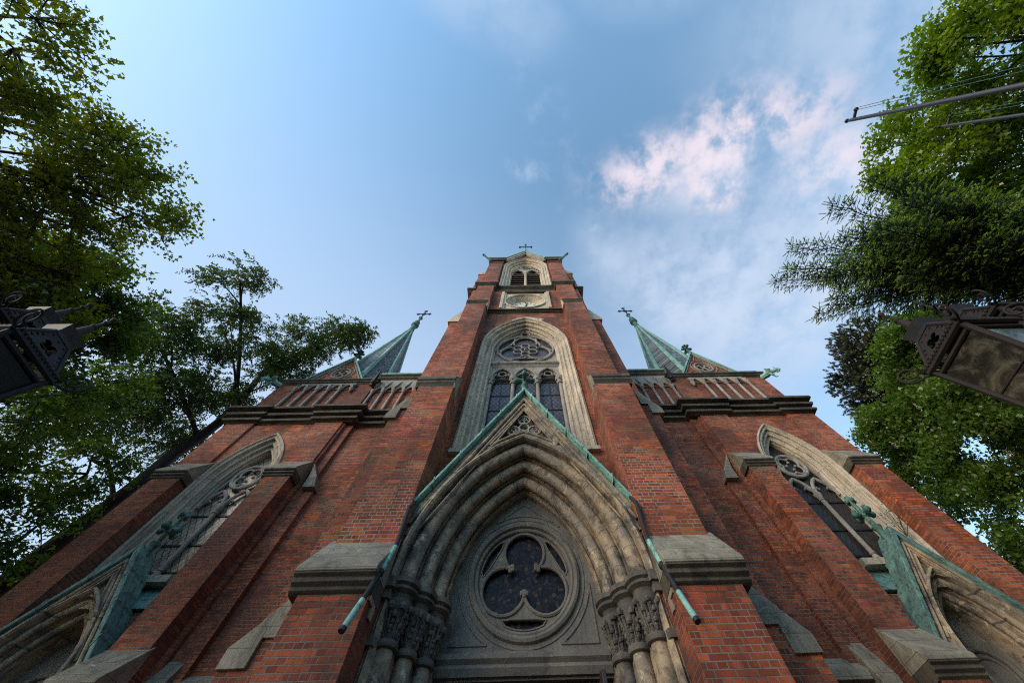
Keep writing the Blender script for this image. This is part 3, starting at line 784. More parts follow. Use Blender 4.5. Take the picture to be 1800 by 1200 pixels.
for i in range(9):
    z = 22.3+i*.62
    k = CB()
    k.prism_x([(6.74, z), (6.70, z+.05), (6.95, z+.52), (6.99, z+.47)], -1.14, 1.14); k.build('louvre', M['louvre'], bo)
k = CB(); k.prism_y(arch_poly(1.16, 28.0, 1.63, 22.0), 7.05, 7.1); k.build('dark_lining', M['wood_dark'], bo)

# --- west portal: deep pointed arch under a steep gable
nd, ny = -.79, -.61
PA, PZ, PC = 1.29, 3.1, 1.37
prof = [(.755, 5.50), (.755, 5.40), (.71, 5.37), (.67, 5.40), (.66, 5.47), (.665, 5.53)] + roll(.555, 5.66, .125, nd, ny, 11, 230) + [(.475, 5.80), (.44, 5.79)] + roll(.34, 5.93, .115, nd, ny, 11, 230) \
     + [(.265, 6.06), (.23, 6.05)] + roll(.135, 6.19, .11, nd, ny, 11, 230) + [(.06, 6.33), (.03, 6.31), (.0, 6.36), (0, 6.52)]
po = CB(); po.arch(prof, PA, PZ, PC, PZ-.02, N=30)
portal = po.build('portal', M['stone_portal'])
for s in (-1, 1):
    jb = CB()
    jb.prism_z([(s*2.046, 5.52), (s*1.99, 5.46), (s*1.93, 5.52), (s*1.90, 5.72), (s*1.76, 5.80), (s*1.70, 6.0), (s*1.55, 6.07), (s*1.48, 6.27), (s*1.33, 6.33), (s*1.29, 6.54), (s*2.046, 6.54)], GZ, PZ-.03)
    jb.build('jamb', M['stone_portal'], portal)
cols = [(.555, 5.66), (.34, 5.93), (.135, 6.19)]
random.seed(3)
for s in (-1, 1):
    ab = CB()
    for i, (d, y) in enumerate(cols):
        x = s*(PA+d)
        k = CB(); k.lathe([(.15, GZ), (.15, -1.2), (.115, -1.1), (.115, 2.34)], x, y, 18); k.build('column', M['stone_portal'], portal)
        k = CB()
        k.lathe([(.115, 2.33), (.155, 2.35), (.165, 2.385), (.155, 2.42), (.125, 2.43), (.125, 2.5), (.135, 2.62), (.17, 2.76), (.205, 2.84), (.20, 2.86)], x, y, 18)
        for lvl, (zz, rr, bb, cnt) in enumerate(((2.80, .20, .052, 7), (2.68, .165, .042, 7), (2.56, .145, .036, 8), (2.74, .19, .026, 13), (2.62, .16, .024, 12), (2.50, .14, .022, 10))):
            for q_ in range(cnt):
                an = 2*PI*q_/cnt+lvl*.45+random.uniform(-.15, .15)
                p = (x+rr*math.cos(an), y+rr*math.sin(an), zz+random.uniform(-.02, .02))
                k.ball(p, bb*random.uniform(.8, 1.2), 7, (1, 1, random.uniform(.7, 1.2)))
                k.tube([(x+.12*math.cos(an), y+.12*math.sin(an), 2.46), (x+(rr-.02)*math.cos(an), y+(rr-.02)*math.sin(an), zz-.05), p], [.012, .018, .02], 5)
        k.build('capital', M['stone_carved'], portal)
        ab.lathe([(.20, 2.85), (.20, 2.88), (.165, 2.90), (.18, 2.95), (.245, 2.99), (.25, 3.02), (.22, 3.03), (.22, 3.045), (.265, 3.07), (.265, 3.135), (.2, 3.15)], x, y, 22)
    ab.prism_z([(s*2.046, 5.37), (s*1.93, 5.37), (s*1.86, 5.5), (s*1.33, 6.3), (s*1.30, 6.5), (s*2.046, 6.5)], 2.99, 3.13)
    ab.prism_z([(s*2.047, 5.42), (s*1.95, 5.42), (s*1.9, 5.6), (s*1.4, 6.35), (s*1.35, 6.5), (s*2.047, 6.5)], 2.86, 2.99)
    ab.prism_z([(s*2.047, 5.44), (s*1.96, 5.44), (s*1.9, 5.62), (s*2.047, 5.62)], 2.32, 2.42)
    ab.build('abacus', M['stone_carved'], portal)
ty = CB()
RZ = 3.72
ty.prism_y([(x, max(z, 2.31)) for x, z in arch_poly(1.31, PZ, PC, 2.31)], 6.48, 6.62, [circ(0, RZ, .90, 64)])
ty.tube(ring(0, 6.47, RZ, .955, 64), .055, 8, True); ty.tube(ring(0, 6.52, RZ, .875, 64), .045, 8, True)
ty.tube(ring(0, 6.485, RZ, 1.07, 64), .022, 6, True)
for s in (-1, 1):
    # sunk panels left and right of the rose
    arc = [(s*1.16*math.cos(t), RZ+1.16*math.sin(t)) for t in [R(-8)-R(52)*j/12 for j in range(13)]]
    pn = [(s*1.165, 2.71)]+[(x, z) for x, z in arc if abs(x) < 1.17][::-1]
    pn = [(x, 6.478, z) for x, z in pn]
    ty.tube(pn, .018, 6, True)
tp = [(x, 6.478, z) for x, z in ([(0, 5.16)]+[(1.02*1.14*math.cos(t), RZ+1.16*math.sin(t)) for t in [R(52)+R(76)*j/12 for j in range(13)]])]
ty.tube(tp, .02, 6, True)
ty.course([(-1.30, 6.48), (1.30, 6.48)], [(-.02, 2.34), (.06, 2.34), (.10, 2.42), (.07, 2.47), (.12, 2.52), (.12, 2.57), (-.02, 2.66)])
ty.build('tympanum', M['stone_grey'], portal)
ro = CB()
tre = lobes(0, RZ, .43, .385, 3, R(90), 20)
sp_holes = []
for i in range(3):
    a = R(30+120*i)
    hh = [(.80*math.cos(t), RZ+.80*math.sin(t)) for t in [a-R(29)+R(58)*j/10 for j in range(11)]]
    def edge(sg):
        ca = a-sg*R(60); cx_, cz_ = .415*math.cos(ca), RZ+.415*math.sin(ca)
        o_ = []
        for j in range(8):
            t = ca+sg*(R(15)+R(62)*j/7); o_.append((cx_+.455*math.cos(t), cz_+.455*math.sin(t)))
        return o_
    e1 = [p for p in edge(1) if math.hypot(p[0], p[1]-RZ) < .78]; e2 = [p for p in edge(-1) if math.hypot(p[0], p[1]-RZ) < .78]
    hole = hh[1:-1]+e2+e1[::-1]
    sp_holes.append(hole)
ro.prism_y(circ(0, RZ, .92, 64), 6.55, 6.63, [tre]+sp_holes)
ro.tube([(x, 6.545, z) for x, z in tre], .032, 7, True)
for h_ in sp_holes: ro.tube([(x, 6.548, z) for x, z in h_], .018, 6, True)
for i in range(3):
    a = R(30+120*i)
    c_ = (.30*math.cos(a), RZ+.30*math.sin(a))
    for q_ in range(3):
        aa = a+PI+R(-60+60*q_); ro.ball((c_[0]+.045*math.cos(aa), 6.53, c_[1]+.045*math.sin(aa)), .048, 7)
    ro.ball((c_[0], 6.53, c_[1]), .05, 7)
ro.build('rose_tracery', M['stone_grey'], portal)
k = CB(); k.prism_y(circ(0, RZ, .93, 48), 6.64, 6.67); k.build('rose_glass', M['stained'], portal, smooth=False)
k = CB(); k.prism_y([(-1.28, GZ), (1.28, GZ), (1.28, 2.34), (-1.28, 2.34)], 6.56, 6.64)
for x in (-.95, -.6, -.25, .25, .6, .95): k.box(x-.02, x+.02, 6.54, 6.56, GZ, 2.3)
k.build('door', M['wood_dark'], portal)
k = CB()
k.prism_x([(6.52, GZ), (5.98, GZ), (5.98, 2.15), (6.02, 2.24), (6.06, 2.18), (6.10, 2.27), (6.15, 2.20), (6.20, 2.29), (6.27, 2.22), (6.52, 2.27)], 1.06, 1.12); k.build('door', M['wood_dark'], portal, bevel=.01)

# --- portal gable
gp = CB()
tri = [(.80, 5.965)]+[(0, 7.30)]+[(-.80, 5.965)]
cur = []
for i in range(1, 12):
    x = -.80+1.6*i/12; cur.append((x, PZ+math.sqrt(3.58**2-(abs(x)+PC)**2)))
tri_hole = tri+cur
gp.prism_y([(-2.046, GZ), (2.046, GZ), (2.046, 4.34), (0, 8.02), (-2.046, 4.34)], 5.50, 5.70, [arch_poly(2.03, PZ, PC, GZ+.02, N=24), tri_hole])
gp.prism_y([(-1.0, 5.74), (-.5, 6.04), (0, 6.28), (.5, 6.04), (1.0, 5.74), (0, 7.6)], 5.701, 5.78)
for q_ in (-1, 1):      # masonry behind the gable face, above the arch
    up_ = [(q_*x, z) for x, z in arch_poly(2.035, PZ, PC, PZ, N=24)[1:26] if z > 4.4]
    gp.prism_y([(q_*2.04, 4.3)]+up_+[(0, 7.94)], 5.79, YW)
gpo = gp.build('portal_gable', M['stone_portal'], smooth=False)
k = CB()
# raised mouldings: along the raking edges and round the sunk triangle
for s in (-1, 1):
    for off, y, r_ in ((.16, 5.46, .035), (.27, 5.475, .025), (.40, 5.485, .02)):
        k.tube([(s*(2.04), y, 4.34-off*1.9), (0, y, 8.02-off*1.9)], r_, 7)
k.tube([(x, 5.49, z) for x, z in tri_hole], .035, 7, True)
k.build('gable_moulding', M['stone_portal'], gpo)
k = CB()
for cx, cz in ((0, 6.93), (-.26, 6.53), (.26, 6.53)):
    k.tube(ring(cx, 5.56, cz, .155, 24), .026, 6, True)
    for i in range(3):
        a = R(90+120*i); k.tube(ring(cx+.062*math.cos(a), 5.58, cz+.062*math.sin(a), .06, 12), .016, 5, True)
k.tube(ring(0, 5.57, 6.66, .12, 18), .022, 6, True)
for p, q in (((0, 6.78), (0, 7.25)), ((-.1, 6.6), (-.7, 6.02)), ((.1, 6.6), (.7, 6.02)), ((0, 6.55), (0, 6.42))): k.bar((p[0], 5.58, p[1]), (q[0], 5.58, q[1]), .022, 6)
k.build('tracery', M['stone_tracery'], gpo)
k = CB()
for s in (-1, 1):
    k.prism_y([(s*2.09, 4.31), (s*2.09, 4.41), (0, 8.19), (0, 8.06)], 5.36, 5.86)
    for t in (.14, .33, .52, .71, .9):    # standing seams
        x = s*2.09*(1-t); z = 4.41+(8.19-4.41)*t
        k.prism_y([(x-.012, z-.15), (x+.012, z-.12), (x+.012, z+.03), (x-.012, z+.03)], 5.35, 5.87)
k.build('copper_coping', M['copper'], gpo, bevel=.008)
def finial(x, y, z, h, mat, parent, w=.26, name='finial'):
    k = CB()
    k.lathe([(.10, z-.1), (.075, z+h*.1), (.11, z+h*.16), (.12, z+h*.19), (.06, z+h*.24), (.06, z+h*.42), (.10, z+h*.46), (.10, z+h*.5), (.06, z+h*.55), (.055, z+h*.8), (.10, z+h*.86), (.10, z+h*.92), (.04, z+h)], x, y, 10)
    for a in range(4):
        c_, s_ = math.cos(a*PI/2), math.sin(a*PI/2)
        k.tube([(x, y, z+h*.5), (x+c_*w*.6, y+s_*w*.6, z+h*.52), (x+c_*w, y+s_*w, z+h*.46)], [.06, .07, .06], 7)
        k.ball((x+c_*w*.95, y+s_*w*.95, z+h*.50), .085, 8); k.ball((x+c_*w*.8, y+s_*w*.8, z+h*.58), .06, 7)
        k.ball((x+c_*.10, y+s_*.10, z+h*.86), .06, 7)
    return k.build(name, mat, parent)
finial(0, 5.45, 8.15, 1.05, M['copper_dark'], gpo)

# --- downpipes
for s in (-1, 1):
    k = CB()
    k.tube([(s*2.03, 5.40, 4.42), (s*2.05, 5.26, 4.2), (s*2.01, 5.20, 3.6), (s*2.0, 5.16, 3.40)], .036, 10)
    dp = k.build('downpipe', M['iron_grey'])
    k = CB(); k.tube([(s*2.0, 5.16, 3.42), (s*2.02, 5.0, 2.95)], .040, 10); k.build('copper_sleeve', M['copper'], dp)
    k = CB(); k.tube([(s*2.02, 5.0, 2.96), (s*2.045, 4.84, 2.52)], .036, 10); k.ball((s*2.02, 5.0, 2.95), .06, 8); k.build('pipe_length', M['iron_grey'], dp)
    k = CB(); k.tube([(s*2.045, 4.845, 2.53), (s*2.075, 4.70, 2.17)], .038, 10); k.build('copper_spout', M['copper'], dp)
    k = CB(); k.tube([(s*2.075, 4.70, 2.175), (s*2.079, 4.685, 2.13)], .041, 10); k.build('spout_end', M['iron'], dp)

# ------------------------------------------------------------------ the two wings with their turrets
def wing(s):
    X = lambda h: s*h+DX
    def path(p):
        q = [(X(x), y) for x, y in p]
        return q if s > 0 else q[::-1]
    # recessed wall beside the tower
    b = CB(); b.box(s*2.9, X(7.05), 8.75, 9.4, GZ, 14.1); lw = b.build('linking_wall', M['brick_old'], smooth=False)
    b = CB(); b.prism_x([(8.6, 14.42), (8.6, 14.50), (12.5, 18.0), (12.5, 14.42)], s*3.0, X(7.1)); b.build('roof', M['lead_roof'], lw, smooth=False)
    b = CB(); b.course(path([(3.0, 8.75), (7.12, 8.75)]), [(-.1, 14.05), (.03, 14.05), (.06, 14.15), (.13, 14.2), (.13, 14.30), (.2, 14.36), (.2, 14.42), (-.1, 14.42)]); b.build('cornice', M['stone_dark'], lw)
    b = CB(); b.box(s*3.0, X(7.1), 8.54, 8.75, 14.424, 14.52); b.build('copper_flashing', M['copper'], lw)
    # turret body, in plan stepped like the photograph
    W0 = 8.52
    win_hole = arch_poly(1.12, 7.85, 1.60, 4.3, X(9.3), 18)
    por_hole = arch_poly(1.02, 2.6, 1.1, GZ+.02, X(9.27), 16)
    t = CB()
    t.prism_y([(X(7.0), GZ), (X(11.64), GZ), (X(11.64), 11.3), (X(7.0), 11.3)], W0, W0+.5, [win_hole, por_hole])
    t.box(X(6.72), X(7.02), 8.62, 9.3, GZ, 11.3)                 # outer narrow strip
    t.box(X(7.02), X(7.16), 8.50, 9.3, GZ, 11.3)
    t.box(X(7.10), X(8.18), 8.44, W0+.1, 8.4, 11.3)              # upper corner piers
    t.box(X(10.58), X(11.66), 8.44, W0+.1, 8.4, 11.3)
    t.box(X(7.0), X(11.64), 9.2, 13.2, GZ, 13.75)
    t.box(X(7.12), X(11.62), 8.60, 9.2, 11.3, 13.75)
    tb = t.build('turret', M['brick_old'], smooth=False, bevel=.005)
    # set-off stones at the foot of the narrow strip
    k = CB()
    k.prism_x([(8.62, 3.5), (8.34, 2.9), (8.34, 2.15), (8.62, 2.15)], X(6.66), X(7.03)); k.build('set_off_stone', M['stone_cap'], tb, bevel=.01)
    k = CB(); k.box(X(6.655), X(7.02), 8.38, 8.62, GZ, 2.15); k.build('pier_foot', M['brick_old'], tb, smooth=False)
    k = CB(); k.prism_x([(8.75, 3.32), (8.46, 3.05), (8.46, 2.9), (8.75, 2.9)], X(5.75), X(6.64)); k.build('set_off_stone', M['stone_cap'], tb, bevel=.01)
    k = CB(); k.prism_y([(X(6.98), 8.52), (X(6.86), 7.98), (X(6.84), 7.55), (X(6.44), 7.55), (X(6.50), 7.72), (X(6.62), 8.0), (X(6.66), 8.02)], 8.44, 8.76); k.build('set_off_stone', M['stone_cap'], tb, bevel=.012)
    k = CB(); k.box(X(6.5), X(6.75), 8.60, 8.9, GZ, 7.52); k.build('pier_foot', M['brick_old'], tb, smooth=False)
    # the big double-roll cornice, stepping with the piers and running on over the linking wall
    cor = [(-.1, 10.62), (.02, 10.62), (.07, 10.66), (.17, 10.68), (.19, 10.76), (.14, 10.84), (.05, 10.88), (.07, 10.94), (.22, 10.97), (.25, 11.06), (.19, 11.14), (.12, 11.17), (.14, 11.22), (.33, 11.27), (.33, 11.38), (.10, 11.5), (-.1, 11.5)]
    k = CB(); k.course(path([(3.9, 8.74), (6.74, 8.74), (6.74, 8.44), (8.2, 8.44), (8.2, 8.52), (10.56, 8.52), (10.56, 8.44), (11.66, 8.44), (11.66, 12.5)]), cor); k.build('cornice', M['stone_dark'], tb)
    up = [(-.1, 13.62), (.02, 13.62), (.05, 13.68), (.10, 13.70), (.10, 13.78), (.17, 13.82), (.17, 13.9), (-.1, 13.92)]
    k = CB(); k.course(path([(7.12, 9.2), (7.12, 8.60), (11.62, 8.60), (11.62, 12.5)]), up); k.build('string_course', M['stone_dark'], tb)
    k = CB(); k.box(X(10.45), X(11.62), 8.62, 10.5, 13.92, 14.12); k.build('parapet', M['brick_old'], tb, smooth=False); k = CB(); k.box(X(7.2), X(8.0), 8.62, 10.5, 13.92, 14.1); k.build('parapet', M['brick_old'], tb, smooth=False)
    k = CB(); k.box(X(10.40), X(11.66), 8.56, 10.5, 14.124, 14.17); k.build('copper_flashing', M['copper_dark'], tb); k = CB(); k.box(X(7.15), X(8.0), 8.56, 10.5, 14.104, 14.15); k.build('copper_flashing', M['copper_dark'], tb)
    # blind arcades
    def arcade(xs, y, z0, zc_, zt, inward_end):
        r = CB(); sp_ = abs(xs[0]-xs[1])
        ends = xs+[xs[-1]-sp_]
        for a, bq in zip(ends, ends[1:]):
            m_ = (a+bq)/2; h_ = sp_/2-.03
            r.tube([(X(m_+(u-m_)*1.0), y-.06, z) for u, z in [(x_, z_) for x_, z_ in arch_poly(h_, zc_+.06, .12, zc_, m_, 8)]], .055, 7)
            pl_ = [(m_-sp_/2, zc_+.05), (m_+sp_/2, zc_+.05), (m_+sp_/2, zt), (m_-sp_/2, zt)]
            hole = arch_poly(h_, zc_+.06, .12, zc_+.052, m_, 8)
            pl_ = [(X(x_), z_) for x_, z_ in pl_]; hole = [(X(x_), z_) for x_, z_ in hole]
            r.prism_y(pl_, y-.055, y+.02, [hole])
        for x_ in ends:      # pyramidal springers between the arches
            cxx = X(x_)
            r.add([(cxx-.13, y-.06, zt-.08), (cxx+.13, y-.06, zt-.08), (cxx, y-.20, zc_+.22), (cxx, y-.07, zc_+.10)], [(0, 1, 2), (0, 2, 3), (1, 3, 2)])
        ao = r.build('arcade', M['stone_tracery'])
        for i, x_ in enumerate(xs):
            k = CB(); k.lathe([(.085, z0), (.085, z0+.05), (.06, z0+.09), (.06, zc_-.16), (.08, zc_-.15), (.08, zc_-.12), (.065, zc_-.1), (.075, zc_-.06), (.12, zc_+.03), (.125, zc_+.07), (.06, zc_+.1)], X(x_), y-.09, 12)
            k.build('colonnette', M['stone_tracery'], ao)
        k = CB(); k.lathe([(.03, zc_-.22), (.07, zc_-.12), (.12, zc_+.05), (.06, zc_+.1)], X(ends[-1]), y-.08, 10); k.build('corbel', M['stone_tracery'], ao)
    arcade([10.57, 10.05, 9.53, 9.01, 8.49], 8.60, 11.5, 13.1, 13.62, True)
    arcade([7.0, 6.52, 6.04, 5.56, 5.08], 8.75, 11.5, 13.05, 14.06, True)
    # buttresses of the turret
    for x0, x1 in ((7.14, 7.94), (10.50, 11.36)):
        b = CB(); b.box(X(x0), X(x1), 8.1, W0+.1, 2.6, 7.66)
        b.box(X(x0-.01), X(x1+.01), 7.66, W0+.1, GZ, 2.62)
        bo_ = b.build('turret_buttress', M['brick_old'], smooth=False, bevel=.006)
        k = CB(); m2 = stage_cap(k, X(x0-.07), X(x1+.10), 8.5, 8.1, 8.74, 7.93, 7.64, .12); k.build('weathering_cap', M['stone_cap'], bo_, bevel=.012); m2.build('cap_moulding', M['stone_dark'], bo_, bevel=.006)
        k = CB(); m2 = stage_cap(k, X(x0-.05), X(x1+.04), 8.1, 7.66, 3.52, 2.87, 2.58, .13); k.build('weathering_cap', M['stone_cap'], bo_, bevel=.012); m2.build('cap_moulding', M['stone_dark'], bo_, bevel=.006)
    # side window
    cx = X(9.3)
    f = CB()
    pr = [(.46, 8.58), (.46, 8.47), (.41, 8.45), (.38, 8.5)] + roll(.33, 8.56, .05, -.75, -.66, 6) + [(.28, 8.63), (.25, 8.63)] + roll(.20, 8.69, .05, -.75, -.66, 6) + [(.15, 8.76), (.12, 8.76)] + roll(.07, 8.81, .045, -.75, -.66, 6) + [(.02, 8.88), (0, 8.90), (0, 9.06)]
    f.arch(pr, .70, 7.85, 1.60, 4.6, cx, 20)
    sw = f.build('side_window', M['stone_frame'])
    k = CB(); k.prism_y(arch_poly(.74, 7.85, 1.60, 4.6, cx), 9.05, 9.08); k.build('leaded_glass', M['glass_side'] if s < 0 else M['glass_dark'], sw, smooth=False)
    k = CB()
    for z in (5.45, 6.16, 7.05): k.box(cx-.70, cx+.70, 9.02, 9.045, z-.02, z+.02)
    k.build('glazing_bar', M['iron'], sw)
    k = CB(); k.lathe([(.10, 5.2), (.10, 5.32), (.06, 5.42), (.085, 5.45), (.065, 5.5), (.065, 7.06), (.09, 7.08), (.07, 7.12), (.115, 7.24), (.115, 7.30), (.07, 7.34)], cx, 8.96, 12); k.build('colonnette', M['stone_tracery'], sw)
    k = CB()
    zc = 8.42
    k.tube(ring(cx, 8.94, zc, .45, 36), .06, 8, True)
    k.tube([(x, 8.95, z) for x, z in lobes(cx, zc, .20, .185, 4, R(45), 10)], .04, 7, True)
    for i in range(4):
        a = R(90*i); k.ball((cx+.15*math.cos(a), 8.94, zc+.15*math.sin(a)), .05, 7)
    for c2 in (-.36, .36):
        k.tube(arcpts(.34, 7.25, .42, 8.95, cx+c2, 12), .055, 8)
        for sg in (-1, 1): k.tube([(cx+c2+sg*.31, 8.97, 7.42), (cx+c2+sg*.18, 8.97, 7.55), (cx+c2+sg*.12, 8.97, 7.48)], [.045, .04, .03], 6)
        k.tube([(cx+c2*1.9, 8.96, 7.3), (cx+c2*1.75, 8.96, 7.95), (cx+c2*1.25, 8.96, 8.5)], .04, 7)
    k.build('tracery', M['stone_tracery'], sw)
    k = CB(); k.prism_x([(9.06, 5.22), (8.62, 5.16), (8.62, 5.0), (9.06, 5.0)], cx-.74, cx+.74); k.build('sill', M['stone_frame'], sw)
    k = CB(); k.prism_x([(8.9, 5.0), (8.46, 4.42), (8.46, 4.36), (8.9, 4.36)], cx-1.1, cx+1.1); k.build('copper_sill', M['copper_roof'], sw)
    # side portal with copper roofed gable
    px = X(9.27)
    A_ = (5.28-3.2)/1.24
    g2 = CB()
    g2.prism_y([(px-1.30, GZ), (px+1.30, GZ), (px+1.30, 3.10), (px, 5.26), (px-1.30, 3.10)], 8.0, 8.2, [arch_poly(.98, 2.75, 1.0, GZ+.02, px, 18), [(px+.30, 4.28), (px, 4.80), (px-.30, 4.28), (px, 4.40)]])
    g2.prism_y([(px-.4, 4.2), (px+.4, 4.2), (px, 4.95)], 8.1, 8.14)
    g2.prism_y([(px-1.29, 2.6), (px+1.29, 2.6), (px+1.29, 3.08), (px, 5.2), (px-1.29, 3.08)], 8.20, 8.55, [arch_poly(1.05, 2.75, 1.0, 2.62, px, 18)])
    sg_ = g2.build('side_portal', M['stone_portal'], smooth=False)
    k = CB()
    pr = [(.34, 8.01), (.34, 7.92), (.30, 7.90), (.27, 7.95), (.26, 8.02)] + roll(.20, 8.12, .07, nd, ny, 8, 220) + [(.145, 8.22), (.12, 8.21)] + roll(.06, 8.31, .065, nd, ny, 8, 220) + [(.0, 8.42), (0, 8.75)]
    k.arch(pr, .70, 2.75, 1.0, GZ, px, 20); k.build('archivolt', M['stone_portal'], sg_)
    k = CB(); k.prism_y(arch_poly(.72, 2.75, 1.0, GZ, px, 18), 8.72, 8.78)
    k.tube(ring(px, 8.70, 2.95, .42, 32), .05, 8, True); k.tube(ring(px, 8.71, 2.95, .3, 32), .03, 8, True); k.build('tympanum', M['stone_grey'], sg_)
    k = CB()
    for s2 in (-1, 1):
        k.tube([(px+s2*1.18, 7.975, 3.17), (px, 7.975, 5.13)], .035, 7); k.tube([(px+s2*1.02, 7.985, 3.28), (px, 7.985, 4.97)], .022, 7)
    k.tube([(px+.31, 7.99, 4.27), (px, 7.99, 4.82), (px-.31, 7.99, 4.27), (px, 7.99, 4.40)], .03, 7, True)
    k.build('gable_moulding', M['stone_portal'], sg_)
    k = CB()
    for s2 in (-1, 1):
        # sloping copper roof: rounded coping at the front, running back to the wall
        k.prism_y([(px+s2*1.42, 2.98), (px+s2*1.42, 3.10), (px, 5.50), (px, 5.26)], 7.90, 8.53)
        for t in (.22, .48, .74):
            x = px+s2*1.42*(1-t); z = 3.10+2.40*t
            k.prism_y([(x-.014, z-.16), (x+.014, z-.16), (x+.014, z+.04), (x-.014, z+.04)], 7.89, 8.54)
    k.build('copper_roof', M['copper_roof'], sg_, bevel=.02)
    finial(px, 8.2, 5.45, 1.12, M['copper_dark'], sg_, .24)
    # gable over the arcade
    gx = X(9.24)
    k = CB(); k.prism_y([(gx-1.30, 13.9), (gx+1.30, 13.9), (gx, 16.12)], 8.60, 8.85, [circ(gx, 14.62, .40, 36)])
    go_ = k.build('turret_gable', M['brick_old'], smooth=False)
    k = CB(); k.tube(ring(gx, 8.58, 14.62, .44, 40), .045, 8, True); k.tube(ring(gx, 8.57, 14.62, .62, 40), .02, 6, True)
    k.prism_y(circ(gx, 14.62, .43, 36), 8.63, 8.70, [lobes(gx, 14.62, .17, .15, 4, R(0), 10)])
    for i in range(4): k.tube(ring(gx+.17*math.cos(R(90*i)), 8.61, 14.62+.17*math.sin(R(90*i)), .15, 18), .022, 6, True)
    for p3 in (((-1.02, 14.0), (-.62, 14.0), (-.66, 14.36)), ((1.02, 14.0), (.62, 14.0), (.66, 14.36)), ((-.2, 15.3), (.2, 15.3), (0, 15.75))):
        k.tube([(gx+x, 8.585, z) for x, z in p3], .03, 6, True)
    for s2 in (-1, 1): k.tube([(gx+s2*1.22, 8.57, 13.98), (gx, 8.57, 16.02)], .04, 7)
    k.build('rosette', M['stone_tracery'], go_)
    k = CB(); k.prism_y(circ(gx, 14.62, .42, 30), 8.75, 8.79); k.build('dark_backing', M['wood_dark'], go_)
    k = CB()
    for s2 in (-1, 1): k.prism_y([(gx+s2*1.42, 13.93), (gx+s2*1.34, 13.93), (gx, 16.08), (gx, 16.26)], 8.46, 9.9)
    k.build('copper_coping', M['copper'], go_)
    finial(gx+.0, 8.55, 16.2, .85, M['copper_dark'], go_, .24)
    # spire
    sx, sy, sz0, sz1, rr = X(8.95), 10.29, 13.9, 24.92, 1.70
    pts = [(sx+rr*math.cos(R(22.5+45*i)), sy+rr*math.sin(R(22.5+45*i)), sz0) for i in range(8)]
    k = CB(); k.add(pts+[(sx, sy, sz1)], [(i, (i+1) % 8, 8) for i in range(8)]+[tuple(range(8))[::-1]])
    so = k.build('turret_spire', M['slate'], smooth=False)
    for p in pts:
        k = CB(); k.tube([p, (sx, sy, sz1)], [.15, .055], 6); k.build('hip_ridge', M['copper'], so)
    k = CB(); k.lathe([(.22, 23.92), (.16, 24.82), (.30, 24.97), (.30, 25.12), (.16, 25.27), (.24, 25.47), (.24, 25.62), (.1, 25.82), (.08, 26.52), (.18, 26.62), (.05, 26.77)], sx, sy, 12); k.build('spire_finial', M['copper_dark'], so)
    k = CB(); k.bar((sx, sy, 26.52), (sx, sy, 28.32), .05); k.bar((sx-.5, sy, 27.62), (sx+.5, sy, 27.62), .05)
    for p in ((-.5, 27.62), (.5, 27.62), (0, 28.32)):
        for q_ in ((0, .09), (.09, 0), (-.09, 0), (0, -.09)): k.ball((sx+p[0]+q_[0], sy, p[1]+q_[1]), .075, 7)
    k.tube(ring(sx, sy, 27.62, .2, 16), .03, 6, True); k.build('cross', M['iron'], so)
    # copper beast at the outer corner, dark spike at the inner one
    gargoyle((X(11.62), 8.62, 13.62), (X(11.95), 8.05, 13.28), .10, M['copper'], dragon=True)
    k = CB(); k.tube([(X(7.16), 8.52, 13.35), (X(7.08), 8.36, 13.62), (X(6.90), 8.1, 14.08)], [.12, .11, .012], 6); k.ball((X(7.12), 8.44, 13.5), .15, 8); k.build('rain_spout', M['iron'])
for s in (-1, 1): wing(s)
k = CB(); k.prism_x([(12.4, GZ), (30, GZ), (30, 14.0), (12.4, 14.0)], -7.0, 7.0); k.build('nave', M['brick_old'], smooth=False)
k = CB(); k.prism_y([(-7.4, 14.01), (7.4, 14.01), (0, 20.5)], 12.45, 30.2); k.build('nave_roof', M['slate'], smooth=False)
# ------------------------------------------------------------------ street lamps beside the steps: a post with three lanterns
def lattice_panel(mb, bl, br_, tl, tr_, th=.006):
    """pierced sheet-iron trapezium: quatrefoil in the middle, small cut-outs round it; corners bottom-left .. top-right"""
    bl, br_, tl, tr_ = map(Vector, (bl, br_, tl, tr_))
    h = 1.0
    wb, wt = 1.0, (tr_-tl).length/(br_-bl).length
    outer = [(-wb/2, 0), (wb/2, 0), (wt/2, 1), (-wt/2, 1)]
    holes = [[(x*.8, .44+(z-.44)*1.1) for x, z in lobes(0, .44, .135, .098, 4, R(45), 8)]]
    rnd = random.Random(5)
    for v_ in (.09, .24, .40, .56, .72, .87):
        w_ = wb+(wt-wb)*v_
        n_ = max(2, int(w_/.125))
        for i in range(n_):
            u_ = -w_/2+w_*(i+.5)/n_
            if abs(u_) < .235 and .14 < v_ < .74: continue
            r_ = .046; a0 = rnd.uniform(0, 6)
            holes.append([(u_+r_*math.cos(a0+2*PI*j/3), v_+r_*1.25*math.sin(a0+2*PI*j/3)) for j in range(3)])
    def at(p):
        v_ = p[1]; w_ = wb+(wt-wb)*v_; t = p[0]/w_+.5
        return (bl.lerp(br_, t)).lerp(tl.lerp(tr_, t), v_)
    nrm = (br_-bl).cross(tl-bl).normalized()*th
    mb._prism(outer, holes, lambda p: tuple(at(p)), lambda p: tuple(at(p)+nrm))

def spiral(c, u, w, r0, turns, n=40):
    """flat scroll: starts at radius r0 and winds inwards round c in the plane u,w"""
    c, u, w = Vector(c), Vector(u), Vector(w); out = []
    for i in range(n+1):
        t = i/n; a = 2*PI*turns*t; r_ = r0*(1-.86*t)
        out.append(c+(u*math.cos(a)+w*math.sin(a))*r_)
    return out

